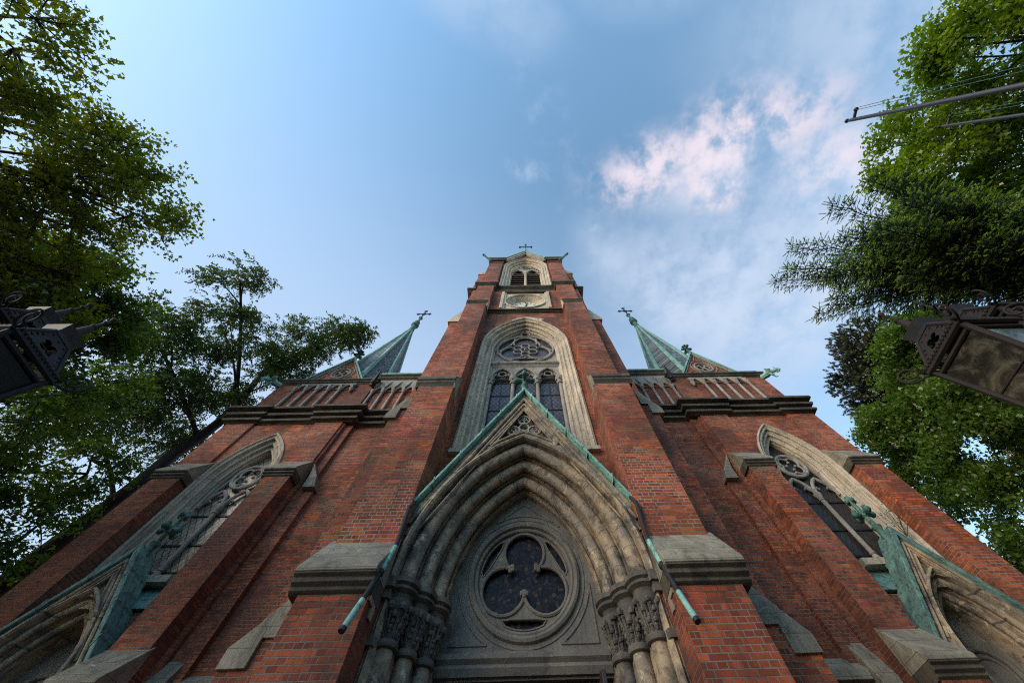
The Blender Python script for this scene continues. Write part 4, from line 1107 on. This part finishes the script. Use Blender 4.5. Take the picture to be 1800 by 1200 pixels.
def lantern(parent, inv, cx, cy, zr, iron, glass, glass2, solid_roof=False):
    """square lantern: widest at the rim (zr), roof of pierced plates, flared cap, spire finial, scrolls at the corners"""
    def B(mb, nm, m_, par=None, **kw):
        o = MB.build(mb, nm, m_, None, **kw)
        o.parent = par or parent
        if par is None: o.matrix_parent_inverse = inv
        return o
    hs, hb, hc = .21, .145, .085
    zb, zc_ = zr-.82, zr+.27
    cor = [(-1, -1), (1, -1), (1, 1), (-1, 1)]
    fr = MB()
    for a, b_ in cor:
        fr.bar((cx+a*hs, cy+b_*hs, zr), (cx+a*hb, cy+b_*hb, zb), .022, 6)
        fr.bar((cx+a*hs*.985, cy+b_*hs*.985, zr+.02), (cx+a*hc, cy+b_*hc, zc_), .015, 6)
    for z, h_ in ((zr, hs+.012), (zb, hb+.01), (zr-.05, hs-.01)):
        for i in range(4):
            p, q = cor[i], cor[(i+1) % 4]
            fr.bar((cx+p[0]*h_, cy+p[1]*h_, z), (cx+q[0]*h_, cy+q[1]*h_, z), .024 if z == zr else .015, 6)
    for i in range(4):      # twisted cord under the rim
        p, q = cor[i], cor[(i+1) % 4]
        for j in range(15):
            t = j/14; x = cx+(p[0]+(q[0]-p[0])*t)*(hs+.03); y = cy+(p[1]+(q[1]-p[1])*t)*(hs+.02)
            fr.ball((x, y, zr+.024), .016, 6)
    lan = B(fr, 'lantern', iron)
    for i in range(4):
        p, q = cor[i], cor[(i+1) % 4]
        k = MB()
        def L(c_, z, h_): return (cx+c_[0]*h_, cy+c_[1]*h_, z)
        a1, a2, a3, a4 = L(p, zr-.05, hs-.02), L(q, zr-.05, hs-.02), L(q, zb+.02, hb-.006), L(p, zb+.02, hb-.006)
        dn = (Vector(a2)-Vector(a1)).cross(Vector(a4)-Vector(a1)).normalized()*.006
        k.add([a1, a2, a3, a4]+[tuple(Vector(v)+dn) for v in (a1, a2, a3, a4)], [(0, 1, 2, 3), (7, 6, 5, 4), (0, 4, 5, 1), (1, 5, 6, 2), (2, 6, 7, 3), (3, 7, 4, 0)])
        B(k, 'pane', glass if i in (1, 3) else glass2, lan, smooth=False)
        k = MB()
        m1 = Vector(a1).lerp(Vector(a4), .42); m2 = Vector(a2).lerp(Vector(a3), .42)
        k.bar(m1-dn*.6, m2-dn*.6, .006, 5); B(k, 'glazing_strip', iron, lan)
        k = MB(); lattice_panel(k, L(p, zr+.03, hs-.012), L(q, zr+.03, hs-.012), L(p, zc_-.01, hc-.004), L(q, zc_-.01, hc-.004)); B(k, 'roof_plate', iron, lan, smooth=False)
        # corner scroll
        d = Vector((p[0], p[1], 0)).normalized(); up = Vector((0, 0, 1))
        base = Vector(L(p, zr, hs+.01))
        c_ = base+d*.085+up*.07
        k = MB(); sp_ = spiral(c_, -up*.9-d*.42, d*.9-up*.42, .085, 1.7)
        k.tube([base, base.lerp(sp_[0], .5)-up*.012]+sp_, .0085, 6); B(k, 'scroll', iron, lan)
    k = MB()
    k.prism_z([(cx-hc, cy-hc), (cx+hc, cy-hc), (cx+hc, cy+hc), (cx-hc, cy+hc)], zc_, zc_+.03)
    o0 = len(k.v)
    fl = .104
    k.add([(cx+a*hc, cy+b_*hc, zc_+.03) for a, b_ in cor]+[(cx+a*fl, cy+b_*fl, zc_+.10) for a, b_ in cor]+[(cx+a*fl*.9, cy+b_*fl*.9, zc_+.10) for a, b_ in cor]+[(cx+a*.03, cy+b_*.03, zc_+.15) for a, b_ in cor],
          [(i, (i+1) % 4, 4+(i+1) % 4, 4+i) for i in range(4)]+[(4+i, 4+(i+1) % 4, 8+(i+1) % 4, 8+i) for i in range(4)]+[(8+i, 8+(i+1) % 4, 12+(i+1) % 4, 12+i) for i in range(4)]+[(12, 13, 14, 15)])
    B(k, 'chimney_cap', M['iron'], lan, smooth=False)
    k = MB(); k.lathe([(.045, zc_+.13), (.034, zc_+.19), (.022, zc_+.27), (.026, zc_+.275), (.026, zc_+.29), (.013, zc_+.30), (.010, zc_+.36), (.018, zc_+.37), (.018, zc_+.38), (.009, zc_+.39), (.009, zc_+.415), (.021, zc_+.43), (.023, zc_+.445), (.014, zc_+.46)], cx, cy, 10)
    B(k, 'finial', iron, lan)
    k = MB(); k.lathe([(.02, zb-.16), (.05, zb-.10), (.035, zb-.07), (hb*.8, zb-.02), (hb*.9, zb)], cx, cy, 10); k.ball((cx, cy, zr-.45), .06, 8, (1, 1, 1.5)); k.bar((cx, cy, zb), (cx, cy, zr-.5), .025)
    B(k, 'lamp_holder', iron, lan)
    return lan

def lamp_post(px, py, near, zr, zr_mid, rad, iron, glass, glass2, label):
    p = empty('lamp_post', (px, py, GZ), label, 'street lamp', 'iron lamp posts flanking the church entrance')
    inv = Matrix.Translation((-px, -py, -GZ))
    k = MB(); k.lathe([(.28, GZ), (.28, GZ+.2), (.2, GZ+.3), (.16, GZ+.8), (.09, GZ+.95), (.075, zr-1.25), (.10, zr-1.2), (.10, zr-1.1), (.06, zr-1.05), (.05, zr_mid-.98)], px, py, 14)
    o = MB.build(k, 'post', iron, None); o.parent = p; o.matrix_parent_inverse = inv
    for d in (-1, 1):
        k = MB()
        x1 = px+d*rad
        k.tube([(px, py, zr-1.15), (px+d*rad*.35, py, zr-1.32), (px+d*rad*.75, py, zr-1.28), (x1, py, zr-1.08), (x1, py, zr-.96)], [.03, .028, .026, .024, .03], 8)
        k.tube(spiral((px+d*rad*.5, py, zr-1.12), (d, 0, 0), (0, 0, 1), .12, 1.6), .011, 6)
        o = MB.build(k, 'arm', iron, None); o.parent = p; o.matrix_parent_inverse = inv
        lantern(p, inv, x1, py, zr, iron, glass, glass2)
    lantern(p, inv, px, py, zr_mid, iron, glass, glass2)
    return p
lamp_post(4.23, 1.16, -1, 2.2, 2.52, .70, M['iron_rust'], M['pane'], M['pane_blue'], 'rusty black lamp post with milky lantern panes in front of the spruce and chestnut')
lamp_post(-4.45, 1.10, 1, 2.2, 2.66, .76, M['iron_grey'], M['pane_dark'], M['pane_dark'], 'grey painted lamp post with dark lantern panes in front of the shaded maple')

# ------------------------------------------------------------------ flag poles
def flagpole(x, y, top, r0, r1, label):
    p = empty('flagpole', (x, y, GZ), label, 'flagpole', 'bare grey flagpoles beside the spruce')
    inv = Matrix.Translation((-x, -y, -GZ))
    def B(k, nm, m_):
        o = MB.build(k, nm, m_, None); o.parent = p; o.matrix_parent_inverse = inv; return o
    k = MB(); k.lathe([(r0*1.6, GZ), (r0*1.6, GZ+.3), (r0, GZ+.35), (r0*.9, 1), (r1, top-.05), (r1*.6, top)], x, y, 12); B(k, 'pole', M['pole'])
    k = MB(); k.ball((x, y, top+.03), r1*1.25, 10, (1, 1, .9)); B(k, 'pole_cap', M['iron'])
    k = MB(); k.tube([(x, y, top-.10), (x+.01, y-.14, top-.07)], .022, 6); k.ball((x+.01, y-.15, top-.07), .035, 8); B(k, 'pulley', M['iron'])
    k = MB()
    for o_ in (-.012, .03): k.tube([(x+.01+o_, y-.15-o_, top-.09), (x+o_, y-.17-o_*2, (top+GZ)/2), (x+o_, y-.10, GZ+1.1)], .0045, 5)
    B(k, 'halyard', M['rope'])
flagpole(5.74, -.98, 6.62, .044, .028, 'taller grey flagpole whose tip stands out against the sky')
flagpole(7.89, -.94, 7.05, .040, .023, 'grey flagpole whose tip ends in front of the bright maple leaves')

# ------------------------------------------------------------------ trees
def mesh_np(name, V, F, mat, parent, k):
    """V (n,3) float, F (m,k) int"""
    me = bpy.data.meshes.new(name); m_ = len(F)
    me.vertices.add(len(V)); me.vertices.foreach_set('co', np.asarray(V, np.float32).ravel())
    me.loops.add(m_*k); me.loops.foreach_set('vertex_index', np.asarray(F, np.int32).ravel())
    me.polygons.add(m_); me.polygons.foreach_set('loop_start', np.arange(0, m_*k, k, dtype=np.int32)); me.polygons.foreach_set('loop_total', np.full(m_, k, np.int32))
    me.update(calc_edges=True); me.materials.append(mat)
    o = bpy.data.objects.new(name, me); C.objects.link(o); o.parent = parent
    return o
def unit(a): return a/np.maximum(np.linalg.norm(a, axis=-1, keepdims=True), 1e-9)

def tubes_np(segs, n=5):
    """segs: list of (points (k,3), radii (k)) -> V, F quads"""
    V, F, o = [], [], 0
    for pts, rs in segs:
        pts = np.asarray(pts, float); k = len(pts)
        t = np.gradient(pts, axis=0); t = unit(t)
        ref = np.array([.31, .17, .93]); u = unit(np.cross(t, ref)); w = np.cross(t, u)
        a = np.arange(n)*2*PI/n
        ringv = pts[:, None, :]+(u[:, None, :]*np.cos(a)[None, :, None]+w[:, None, :]*np.sin(a)[None, :, None])*np.asarray(rs)[:, None, None]
        V.append(ringv.reshape(-1, 3))
        i = np.arange(k-1)[:, None]; j = np.arange(n)[None, :]
        F.append(np.stack([o+i*n+j, o+i*n+(j+1) % n, o+(i+1)*n+(j+1) % n, o+(i+1)*n+j], -1).reshape(-1, 4)); o += k*n
    return np.concatenate(V), np.concatenate(F)

def bez(p, q, sag, rng, k=7, wob=.06):
    p, q = np.asarray(p, float), np.asarray(q, float); L = np.linalg.norm(q-p)
    c = (p+q)/2+np.array([0, 0, sag*L])+rng.normal(0, wob*L, 3)
    t = np.linspace(0, 1, k)[:, None]
    return (1-t)**2*p+2*t*(1-t)*c+t*t*q

# leaf outlines in the leaf's own plane (x along the midrib)
MAPLE = np.array([(0, 0), (.22, -.16), (.30, -.50), (.52, -.26), (1.0, 0), (.52, .26), (.30, .50), (.22, .16)])
OVAL = np.array([(0, 0), (.3, -.22), (.7, -.2), (1, 0), (.7, .2), (.3, .22)])
CHEST = np.array([(0, 0), (.25, -.34), (.45, -.50), (.62, -.22), (1.0, 0), (.62, .22), (.45, .50), (.25, .34)])

def leaves_np(pos, size, shape, rng, upbias=.9, droop=.25, dirs=None):
    n = len(pos); k = len(shape)
    nrm = unit(rng.normal(0, .55, (n, 3))+np.array([0, 0, upbias]))
    if dirs is None: dirs = rng.normal(0, 1, (n, 3)); dirs[:, 2] -= droop
    d = unit(dirs-nrm*np.sum(dirs*nrm, 1, keepdims=True)); s = np.cross(nrm, d)
    sz = size*rng.uniform(.65, 1.2, n)
    curl = rng.uniform(-.25, .12, n)
    x = shape[:, 0][None, :, None]; y = shape[:, 1][None, :, None]
    V = pos[:, None, :]+(d[:, None, :]*x+s[:, None, :]*y+nrm[:, None, :]*((x*x)*curl[:, None, None]+np.abs(y)*.25))*sz[:, None, None]
    F = np.arange(n*k).reshape(n, k)
    return V.reshape(-1, 3), F

def in_blob(b, n, rng, shell=.45):
    d = unit(rng.normal(0, 1, (n, 3))); r = rng.uniform(shell, 1, (n, 1))**.6
    return np.array(b[:3])+d*r*np.array(b[3:6])

def broadleaf(name, label, trunk, blobs, leaf, size, shape, lmat, bmat, seed, per=46, spread=.30, group=None, cat='tree', keep=None, tw=.012, extra=None):
    """trunk: [(x,y,z,r)], blobs: (cx,cy,cz,rx,ry,rz,clusters). Limbs run from the trunk into each leaf mass, boughs fan out in it, twigs carry the leaves"""
    rng = np.random.default_rng(seed)
    root = empty(name, trunk[0][:3], label, cat, group)
    inv = Matrix.Translation(-Vector(trunk[0][:3]))
    T = np.array(trunk); segs = []
    tt = np.linspace(0, 1, len(T)); fine_t = np.linspace(0, 1, 16)
    tp = np.stack([np.interp(fine_t, tt, T[:, i]) for i in range(4)], 1)
    tp[1:-1, :2] += rng.normal(0, .04, (14, 2))
    segs.append((tp[:, :3], tp[:, 3]))
    pos, dirs = [], []
    for b in blobs:
        c = np.array(b[:3]); ncl = int(b[6])
        # leave the trunk a little below the leaf mass
        zt = c[2]-.55*np.linalg.norm(c[:2]-tp[-1, :2])
        i = int(np.argmin(np.abs(tp[:, 2]-zt))); i = max(4, i)
        start = tp[i, :3]; Lr = max(.04, min(tp[i, 3]*.6, .03+.012*np.linalg.norm(c-start)))
        limb = bez(start, c, .10, rng, 10, .05); segs.append((limb, np.linspace(Lr, Lr*.4, 10)))
        tips = in_blob(b, ncl, rng)
        nb = max(3, ncl//9); subs = in_blob((*b[:3], b[3]*.62, b[4]*.62, b[5]*.62), nb, rng, .3)
        for sb_ in subs:
            j = rng.integers(5, 10); segs.append((bez(limb[j], sb_, .05, rng, 6), np.linspace(Lr*.42, Lr*.2, 6)))
        for tip in tips:
            j = int(np.argmin(np.sum((subs-tip)**2, 1))); tw_ = bez(subs[j], tip, .04, rng, 7, .09)
            segs.append((tw_, np.linspace(max(tw, Lr*.16), tw*.45, 7)))
            # side twigs
            ends = [(tw_[3:], 1.0)]
            for q_ in range(3):
                k0 = rng.integers(2, 6); e = tw_[k0]+unit(rng.normal(0, 1, 3)+unit(tip-subs[j])*.8)*rng.uniform(.35, .8)*spread*2.2
                st_ = bez(tw_[k0], e, .03, rng, 4); segs.append((st_, np.linspace(tw*.6, tw*.3, 4))); ends.append((st_[1:], .7))
            for e, wgt in ends:
                m_ = int(per*wgt/3.1*rng.uniform(.7, 1.3)); idx = rng.random(m_)*(len(e)-1); lo = idx.astype(int); fr_ = (idx-lo)[:, None]
                pp = e[lo]*(1-fr_)+e[np.minimum(lo+1, len(e)-1)]*fr_
                off = unit(rng.normal(0, 1, (m_, 3)))*(rng.uniform(0, 1, (m_, 1))**.6)*spread*.85; off[:, 2] *= .65
                pos.append(pp+off); dirs.append(unit(off+unit(tip-subs[j])*.10)+np.array([0, 0, -.35]))
    pos = np.concatenate(pos); dirs = np.concatenate(dirs)
    if keep is not None:
        m_ = keep(pos); pos, dirs = pos[m_], dirs[m_]
    V, F = tubes_np(segs)
    o = mesh_np('trunk', V, F, bmat, root, 4); o.matrix_parent_inverse = inv
    o.data.polygons.foreach_set('use_smooth', [True]*len(o.data.polygons))
    if leaf == 'compound':
        # feathery leaf: a drooping stalk with paired leaflets
        n = len(pos); d = unit(dirs+rng.normal(0, .5, dirs.shape)+np.array([0, 0, -.25])); L = size*rng.uniform(.7, 1.25, n)
        nrm = unit(rng.normal(0, .5, (n, 3))+np.array([0, 0, .8])); sd_ = unit(np.cross(nrm, d))
        np_ = 8; P_, D_ = [], []
        for j in range(np_):
            t = (j+.8)/np_; base = pos+d*(L*t)[:, None]+np.array([0, 0, -1])*(L*.35*t*t)[:, None]
            for sg in (-1, 1):
                P_.append(base); D_.append(unit(sd_*sg+d*.55+np.array([0, 0, -.25])))
        P_ = np.concatenate(P_); D_ = np.concatenate(D_)
        V, F = leaves_np(P_, size*.26, OVAL, rng, .7, 0, D_); k = len(OVAL)
    else:
        V, F = leaves_np(pos, size, shape, rng, .85, .25, dirs); k = len(shape)
    o = mesh_np('crown', V, F, lmat, root, k); o.matrix_parent_inverse = inv
    if extra: extra(root, inv, rng, blobs)
    return root

broadleaf('maple_tree', 'tall maple reaching in from the top left with warm dark green leaves', [(-14.5, -2.5, GZ, .38), (-14.4, -2.4, 3, .33), (-14.2, -2.2, 7, .25), (-14, -2, 12, .10)],
    [(-10.0, .15, 8.75, 2.1, 1.5, 1.25, 52), (-9.7, -2.9, 7.9, 1.8, 1.6, 1.35, 50), (-10.7, -1.2, 8.1, 2.2, 1.8, 1.4, 60), (-10.6, 1.7, 7.2, 1.6, 1.1, 1.1, 34), (-11.6, .6, 7.2, 1.7, 1.6, 1.1, 38),
     (-12, -3.0, 7.6, 2, 2.0, 1.5, 44), (-12.4, -.8, 6.9, 1.8, 1.8, 1.0, 26), (-9.6, -4.4, 7.6, 1.6, 1.4, 1.1, 26), (-11.4, 2.4, 6.3, 1.7, 1.3, .9, 34), (-12.4, 1.2, 5.6, 1.6, 1.4, .8, 26), (-10.2, -.8, 9.2, 1.6, 1.3, .9, 40), (-11.0, .9, 7.9, 1.6, 1.4, .9, 40), (-10.6, 2.6, 6.9, 1.3, .9, .8, 30)],
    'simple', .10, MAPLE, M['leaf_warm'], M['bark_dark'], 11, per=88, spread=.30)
broadleaf('maple_tree', 'shaded maple behind the left lamp with the darkest dense leaves', [(-19, 5.0, GZ, .36), (-18.8, 5.1, 3, .3), (-18.4, 5.2, 8, .2), (-18, 5.2, 11, .1)],
    [(-13.4, 3.5, 7.9, 2.0, 1.6, 1.5, 52), (-13.0, 2.6, 9.2, 1.7, 1.2, 1.1, 34), (-14.2, 5.6, 7.4, 2.0, 1.7, 1.5, 54), (-15.2, 7.4, 6.6, 1.8, 1.4, 1.6, 50), (-15, 7.6, 4.6, 2, 1.5, 1.6, 50), (-14.5, 4.4, 5.4, 2, 1.7, 1.5, 50),
     (-15.5, 6.0, 3.6, 2, 2, 1.6, 40), (-16.5, 9.0, 5.0, 1.8, 1.6, 1.8, 44), (-13.6, 5.8, 9.0, 1.6, 1.4, 1.1, 34), (-14.6, 8.6, 3.2, 1.5, 1.6, 1.4, 40), (-16, 10.2, 4.6, 1.6, 1.6, 1.8, 40), (-13.2, 7.2, 3.4, 1.2, 1.0, 1.4, 26), (-14.6, 8.6, 8.4, 1.5, 1.2, 1.4, 36), (-14.0, 8.8, 6.2, 1.2, 1.1, 1.3, 30), (-14.4, 3.0, 6.4, 1.8, 1.4, 1.0, 36), (-12.5, 2.1, 9.3, 1.6, 1.0, 1.0, 46), (-12.1, 3.6, 9.2, 1.3, 1.0, .9, 36), (-13.0, 1.4, 8.2, 1.5, 1.0, 1.0, 36)],
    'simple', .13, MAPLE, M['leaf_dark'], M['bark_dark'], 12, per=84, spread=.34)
broadleaf('locust_tree', 'feathery locust tree leaning in behind the left turret gable', [(-14.6, 10.0, GZ, .42), (-14.5, 9.95, 4, .36), (-14.3, 9.85, 9, .27), (-14.1, 9.7, 12.6, .20), (-13.6, 8.6, 15.5, .12)],
    [(-13.5, 3.9, 15.6, 1.0, .7, 1.5, 13), (-14.3, 6.2, 14.6, 2.2, 1.6, 1.6, 40), (-12.6, 7.6, 16.2, 2.0, 1.4, 1.3, 34), (-10.7, 7.7, 17.3, 1.5, 1.0, .9, 20), (-9.9, 7.8, 17.8, .9, .7, .6, 9), (-16.2, 5.4, 13.4, 1.8, 1.5, 1.2, 30), (-15.6, 8.2, 12.4, 2.2, 1.6, 1.4, 36), (-13.6, 9.6, 14.0, 1.4, 1.4, 1.5, 20), (-16.8, 7.6, 10.4, 2.0, 1.8, 1.5, 30), (-12.4, 8.9, 15.0, 1.4, 1.0, 1.2, 24), (-15.6, 9.8, 11.6, 1.4, 1.2, 1.4, 22), (-14.6, 7.8, 12.0, 1.5, 1.2, 1.3, 24)],
    'compound', .44, OVAL, M['leaf_locust'], M['bark_dark'], 13, per=19, spread=.38)
broadleaf('maple_tree', 'sunlit maple at the top right behind the two flagpoles, bright green leaves', [(17, -2.5, GZ, .38), (17, -2.4, 3, .33), (16.8, -2.2, 8, .24), (16.5, -2, 14, .1)],
    [(11.9, -.9, 10.4, 2.0, 1.6, 1.4, 70), (11.8, -3.2, 9.8, 1.9, 1.7, 1.4, 70), (12.6, .7, 9.8, 1.8, 1.3, 1.4, 54), (14.2, -1.4, 9.3, 2.2, 2.0, 1.8, 70), (13.8, -4.4, 9.2, 2.0, 1.6, 1.6, 54), (14.5, 1.4, 8.0, 2, 1.6, 1.6, 50), (12.2, -5.0, 9.6, 1.2, 1.3, 1.0, 26)],
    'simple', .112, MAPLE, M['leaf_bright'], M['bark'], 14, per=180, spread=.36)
def blossoms(root, inv, rng, blobs):
    pos = np.concatenate([in_blob(b, 7, rng, .9) for b in blobs[:5]]); P_ = []
    for p in pos:
        t = np.linspace(0, 1, 40)[:, None]; P_.append(p+np.array([0, 0, .28])*t+rng.normal(0, .045, (40, 3))*(1.1-t))
    V, F = leaves_np(np.concatenate(P_), .05, OVAL, rng, .2); o = mesh_np('blossom', V, F, M['blossom'], root, len(OVAL)); o.matrix_parent_inverse = inv
broadleaf('chestnut_tree', 'broad chestnut tree with pale blossom candles behind the right turret and lamp', [(19.0, 9.0, GZ, .40), (18.8, 8.9, 4, .34), (18.2, 8.7, 8, .24), (17.6, 8.4, 12, .12)],
    [(15.4, 5.6, 11.3, 1.5, 1.2, 1.1, 50), (15.8, 7.4, 10.7, 1.7, 1.5, 1.4, 60), (15.8, 9.6, 10.9, 1.4, 1.3, 1.4, 54), (15.6, 6.4, 9.0, 2.0, 1.7, 1.6, 64), (15.8, 9.0, 8.4, 1.9, 1.6, 1.6, 56), (16.4, 11.2, 9.4, 1.6, 1.4, 1.9, 46), (16.4, 7.6, 6.4, 2.2, 2.0, 1.6, 54), (16.4, 10.6, 6.0, 2.0, 1.7, 1.6, 46), (17.4, 5.4, 7.2, 2, 1.8, 1.6, 44), (18, 9.8, 4.0, 2.2, 2.0, 1.5, 40)],
    'simple', .128, CHEST, M['leaf_chest'], M['bark'], 15, per=150, spread=.44, extra=blossoms)

def needles_np(P0, D, L, nl, w, rng, per):
    """brush of thin triangular needles round a shoot from P0 along D, length L"""
    n = len(P0); t = np.repeat(np.linspace(.03, 1, per)[None, :], n, 0).ravel()
    p = np.repeat(P0, per, 0)+np.repeat(D, per, 0)*(np.repeat(L, per)*t)[:, None]
    r = rng.normal(0, 1, (n*per, 3)); dd = np.repeat(D, per, 0); r = unit(r-dd*np.sum(r*dd, 1, keepdims=True))
    out = unit(r*.85+dd*.65); side = unit(np.cross(out, dd+.01))
    ln = nl*rng.uniform(.75, 1.1, n*per)*(1-.35*t)
    V = np.stack([p-side*w, p+side*w, p+out*ln[:, None]], 1).reshape(-1, 3)
    return V, np.arange(n*per*3).reshape(-1, 3)

def spruce(name, label, base, ztop, zlow, reach, seed, azim):
    rng = np.random.default_rng(seed)
    root = empty(name, base, label, 'tree'); inv = Matrix.Translation(-Vector(base))
    segs = [(np.array([(base[0], base[1], z) for z in np.linspace(base[2], ztop, 12)]), np.linspace(.20, .015, 12))]
    P0, D, L, P1, D1, L1 = [], [], [], [], [], []
    z = zlow
    while z < ztop-.2:
        frac = (ztop-z)/(ztop-zlow)
        for q_ in range(9):
            az = rng.uniform(azim[0], azim[1]); ln = reach(z)*rng.uniform(.55, 1.06)*(1-.35*abs(az-PI)/.6); tilt_ = rng.normal(0, .10)
            d0 = np.array([math.cos(az), math.sin(az), 0]); st = np.array([base[0], base[1], z+rng.uniform(-.15, .15)])
            t = np.linspace(0, 1, 12)[:, None]
            br_ = st+d0*(ln*t)+np.array([0, 0, 1])*ln*((.05+tilt_)*t-.26*t*t+.25*t**3)
            br_ += np.cumsum(rng.normal(0, .028, (12, 3)), 0)
            segs.append((br_, np.linspace(.035, .006, 12)))
            side = np.array([-d0[1], d0[0], 0])
            m_ = int(ln*10)
            for j in range(m_):
                u_ = .18+.82*(j+.5)/m_; i_ = u_*11; lo = int(min(i_, 10)); p = br_[lo]+(br_[lo+1]-br_[lo])*(i_-lo)
                for sg in (-1, 1):
                    l2 = (.20+.75*(1-u_))*rng.uniform(.6, 1.1)
                    l2 = min(l2, .85)*rng.uniform(.55, 1.15)
                    d2 = unit(d0*rng.uniform(.5, 1.0)+side*sg*rng.uniform(.6, 1.1)+np.array([0, 0, rng.uniform(-.75, .25)]))
                    k2 = max(2, int(l2/.115)); tw_ = p+d2*np.linspace(0, l2, 5)[:, None]+np.array([0, 0, -.10])*(np.linspace(0, 1, 5)[:, None]**2)*l2
                    segs.append((tw_, np.linspace(.007, .003, 5)))
                    for w_ in range(k2):
                        f = (w_+.3)/k2; b_ = p+d2*l2*f+np.array([0, 0, -.10])*f*f*l2
                        for s3 in (-1, 1):
                            l3 = rng.uniform(.08, .16)*(1.15-.4*f); d3 = unit(d2*.9+np.cross(d2, [0, 0, 1])*s3*.75+np.array([0, 0, rng.uniform(-.2, .15)]))
                            P0.append(b_); D.append(d3); L.append(l3)
                            if rng.random() < .55*min(1, .3+u_): P1.append(b_+d3*l3*.8); D1.append(d3); L1.append(rng.uniform(.08, .14))
                    P0.append(p+d2*l2*.6); D.append(d2); L.append(l2*.45+.05)
                    P1.append(p+d2*(l2+.03)); D1.append(d2); L1.append(.08)
            P0.append(br_[-2]); D.append(unit(br_[-1]-br_[-2])); L.append(.3)
        z += .22
    V, F = tubes_np(segs, 4); o = mesh_np('trunk', V, F, M['bark_dark'], root, 4); o.matrix_parent_inverse = inv
    V, F = needles_np(np.array(P0), np.array(D), np.array(L), .027, .0062, rng, 36); o = mesh_np('crown', V, F, M['needle'], root, 3); o.matrix_parent_inverse = inv
    V, F = needles_np(np.array(P1), np.array(D1), np.array(L1), .028, .0070, rng, 28); o = mesh_np('young_shoot', V, F, M['needle_new'], root, 3); o.matrix_parent_inverse = inv
    return len(P0), len(P1)
print('spruce shoots', spruce('spruce_tree', 'dark spruce with pale young shoots above the right lamp', (9.7, 1.3, GZ), 7.3, 5.25, lambda z: 2.9+2.1*(z-5.25)+.3*math.sin(z*9) if z < 6.3 else max(.5, 5.1*(7.45-z)/1.15), 21, (R(160), R(206))))

def pine(name, label, base, blobs, seed):
    rng = np.random.default_rng(seed); root = empty(name, base, label, 'tree'); inv = Matrix.Translation(-Vector(base))
    top = blobs[0][2]
    segs = [(np.array([(base[0], base[1], z) for z in np.linspace(base[2], top, 10)]), np.linspace(.35, .12, 10))]
    P0, D, L = [], [], []
    for b in blobs:
        st = np.array([base[0], base[1], b[2]-1.5]); limb = bez(st, b[:3], .05, rng, 8); segs.append((limb, np.linspace(.12, .05, 8)))
        for tip in in_blob(b, int(b[6]), rng, .35):
            tw_ = bez(limb[rng.integers(3, 8)], tip, -.05, rng, 6); segs.append((tw_, np.linspace(.04, .012, 6)))
            for q_ in range(5):
                P0.append(tip+rng.normal(0, .22, 3)); D.append(unit(rng.normal(0, .5, 3)+np.array([0, 0, .5])+unit(tip-np.array(b[:3]))*.6)); L.append(.35)
    V, F = tubes_np(segs, 5); o = mesh_np('trunk', V, F, M['bark'], root, 4); o.matrix_parent_inverse = inv
    V, F = needles_np(np.array(P0), np.array(D), np.array(L), .20, .019, rng, 60); o = mesh_np('crown', V, F, M['needle_pine'], root, 3); o.matrix_parent_inverse = inv
pine('pine_tree', 'distant brownish green pine top showing past the chestnut against the sky', (25.5, 11.5, GZ),
     [(23.2, 9.8, 19.4, 2.2, 1.8, 1.4, 150), (23.0, 12.2, 18.6, 2.0, 1.8, 1.6, 150), (23.6, 13.8, 17.2, 1.8, 1.6, 1.6, 120), (24.6, 12.8, 16.0, 2.2, 2.0, 1.6, 110), (24.5, 11.5, 20.8, 2, 2, 1.4, 70)], 31)

# small wild growth rooted in the masonry
def sprig(x, y, z, h, seed, label, sp_=.25, n=60, size=.07):
    rng = np.random.default_rng(seed); root = empty('wild_plant', (x, y, z), label, 'plant', 'weeds rooted in the church masonry'); inv = Matrix.Translation((-x, -y, -z))
    segs, pos = [], []
    for i in range(6):
        e = np.array([x, y, z])+np.array([rng.normal(0, sp_), -abs(rng.normal(0, sp_*.5)), h*rng.uniform(.5, 1)]); st = bez((x, y+.02, z), e, .05, rng, 6); segs.append((st, np.linspace(.008, .003, 6)))
        idx = rng.integers(1, 6, n//6); pos.append(st[idx]+rng.normal(0, .05, (n//6, 3)))
    V, F = tubes_np(segs, 4); o = mesh_np('stem', V, F, M['bark_dark'], root, 4); o.matrix_parent_inverse = inv
    V, F = leaves_np(np.concatenate(pos), size, OVAL, rng, .4); o = mesh_np('foliage', V, F, M['leaf_chest'], root, len(OVAL)); o.matrix_parent_inverse = inv
sprig(-1.98, 6.1, 5.45, .7, 41, 'weed growing on the ledge left of the portal gable')
sprig(9.95, 8.42, 5.55, .9, 42, 'creeper clinging to the pale jamb of the right side window', .35, 90, .05)
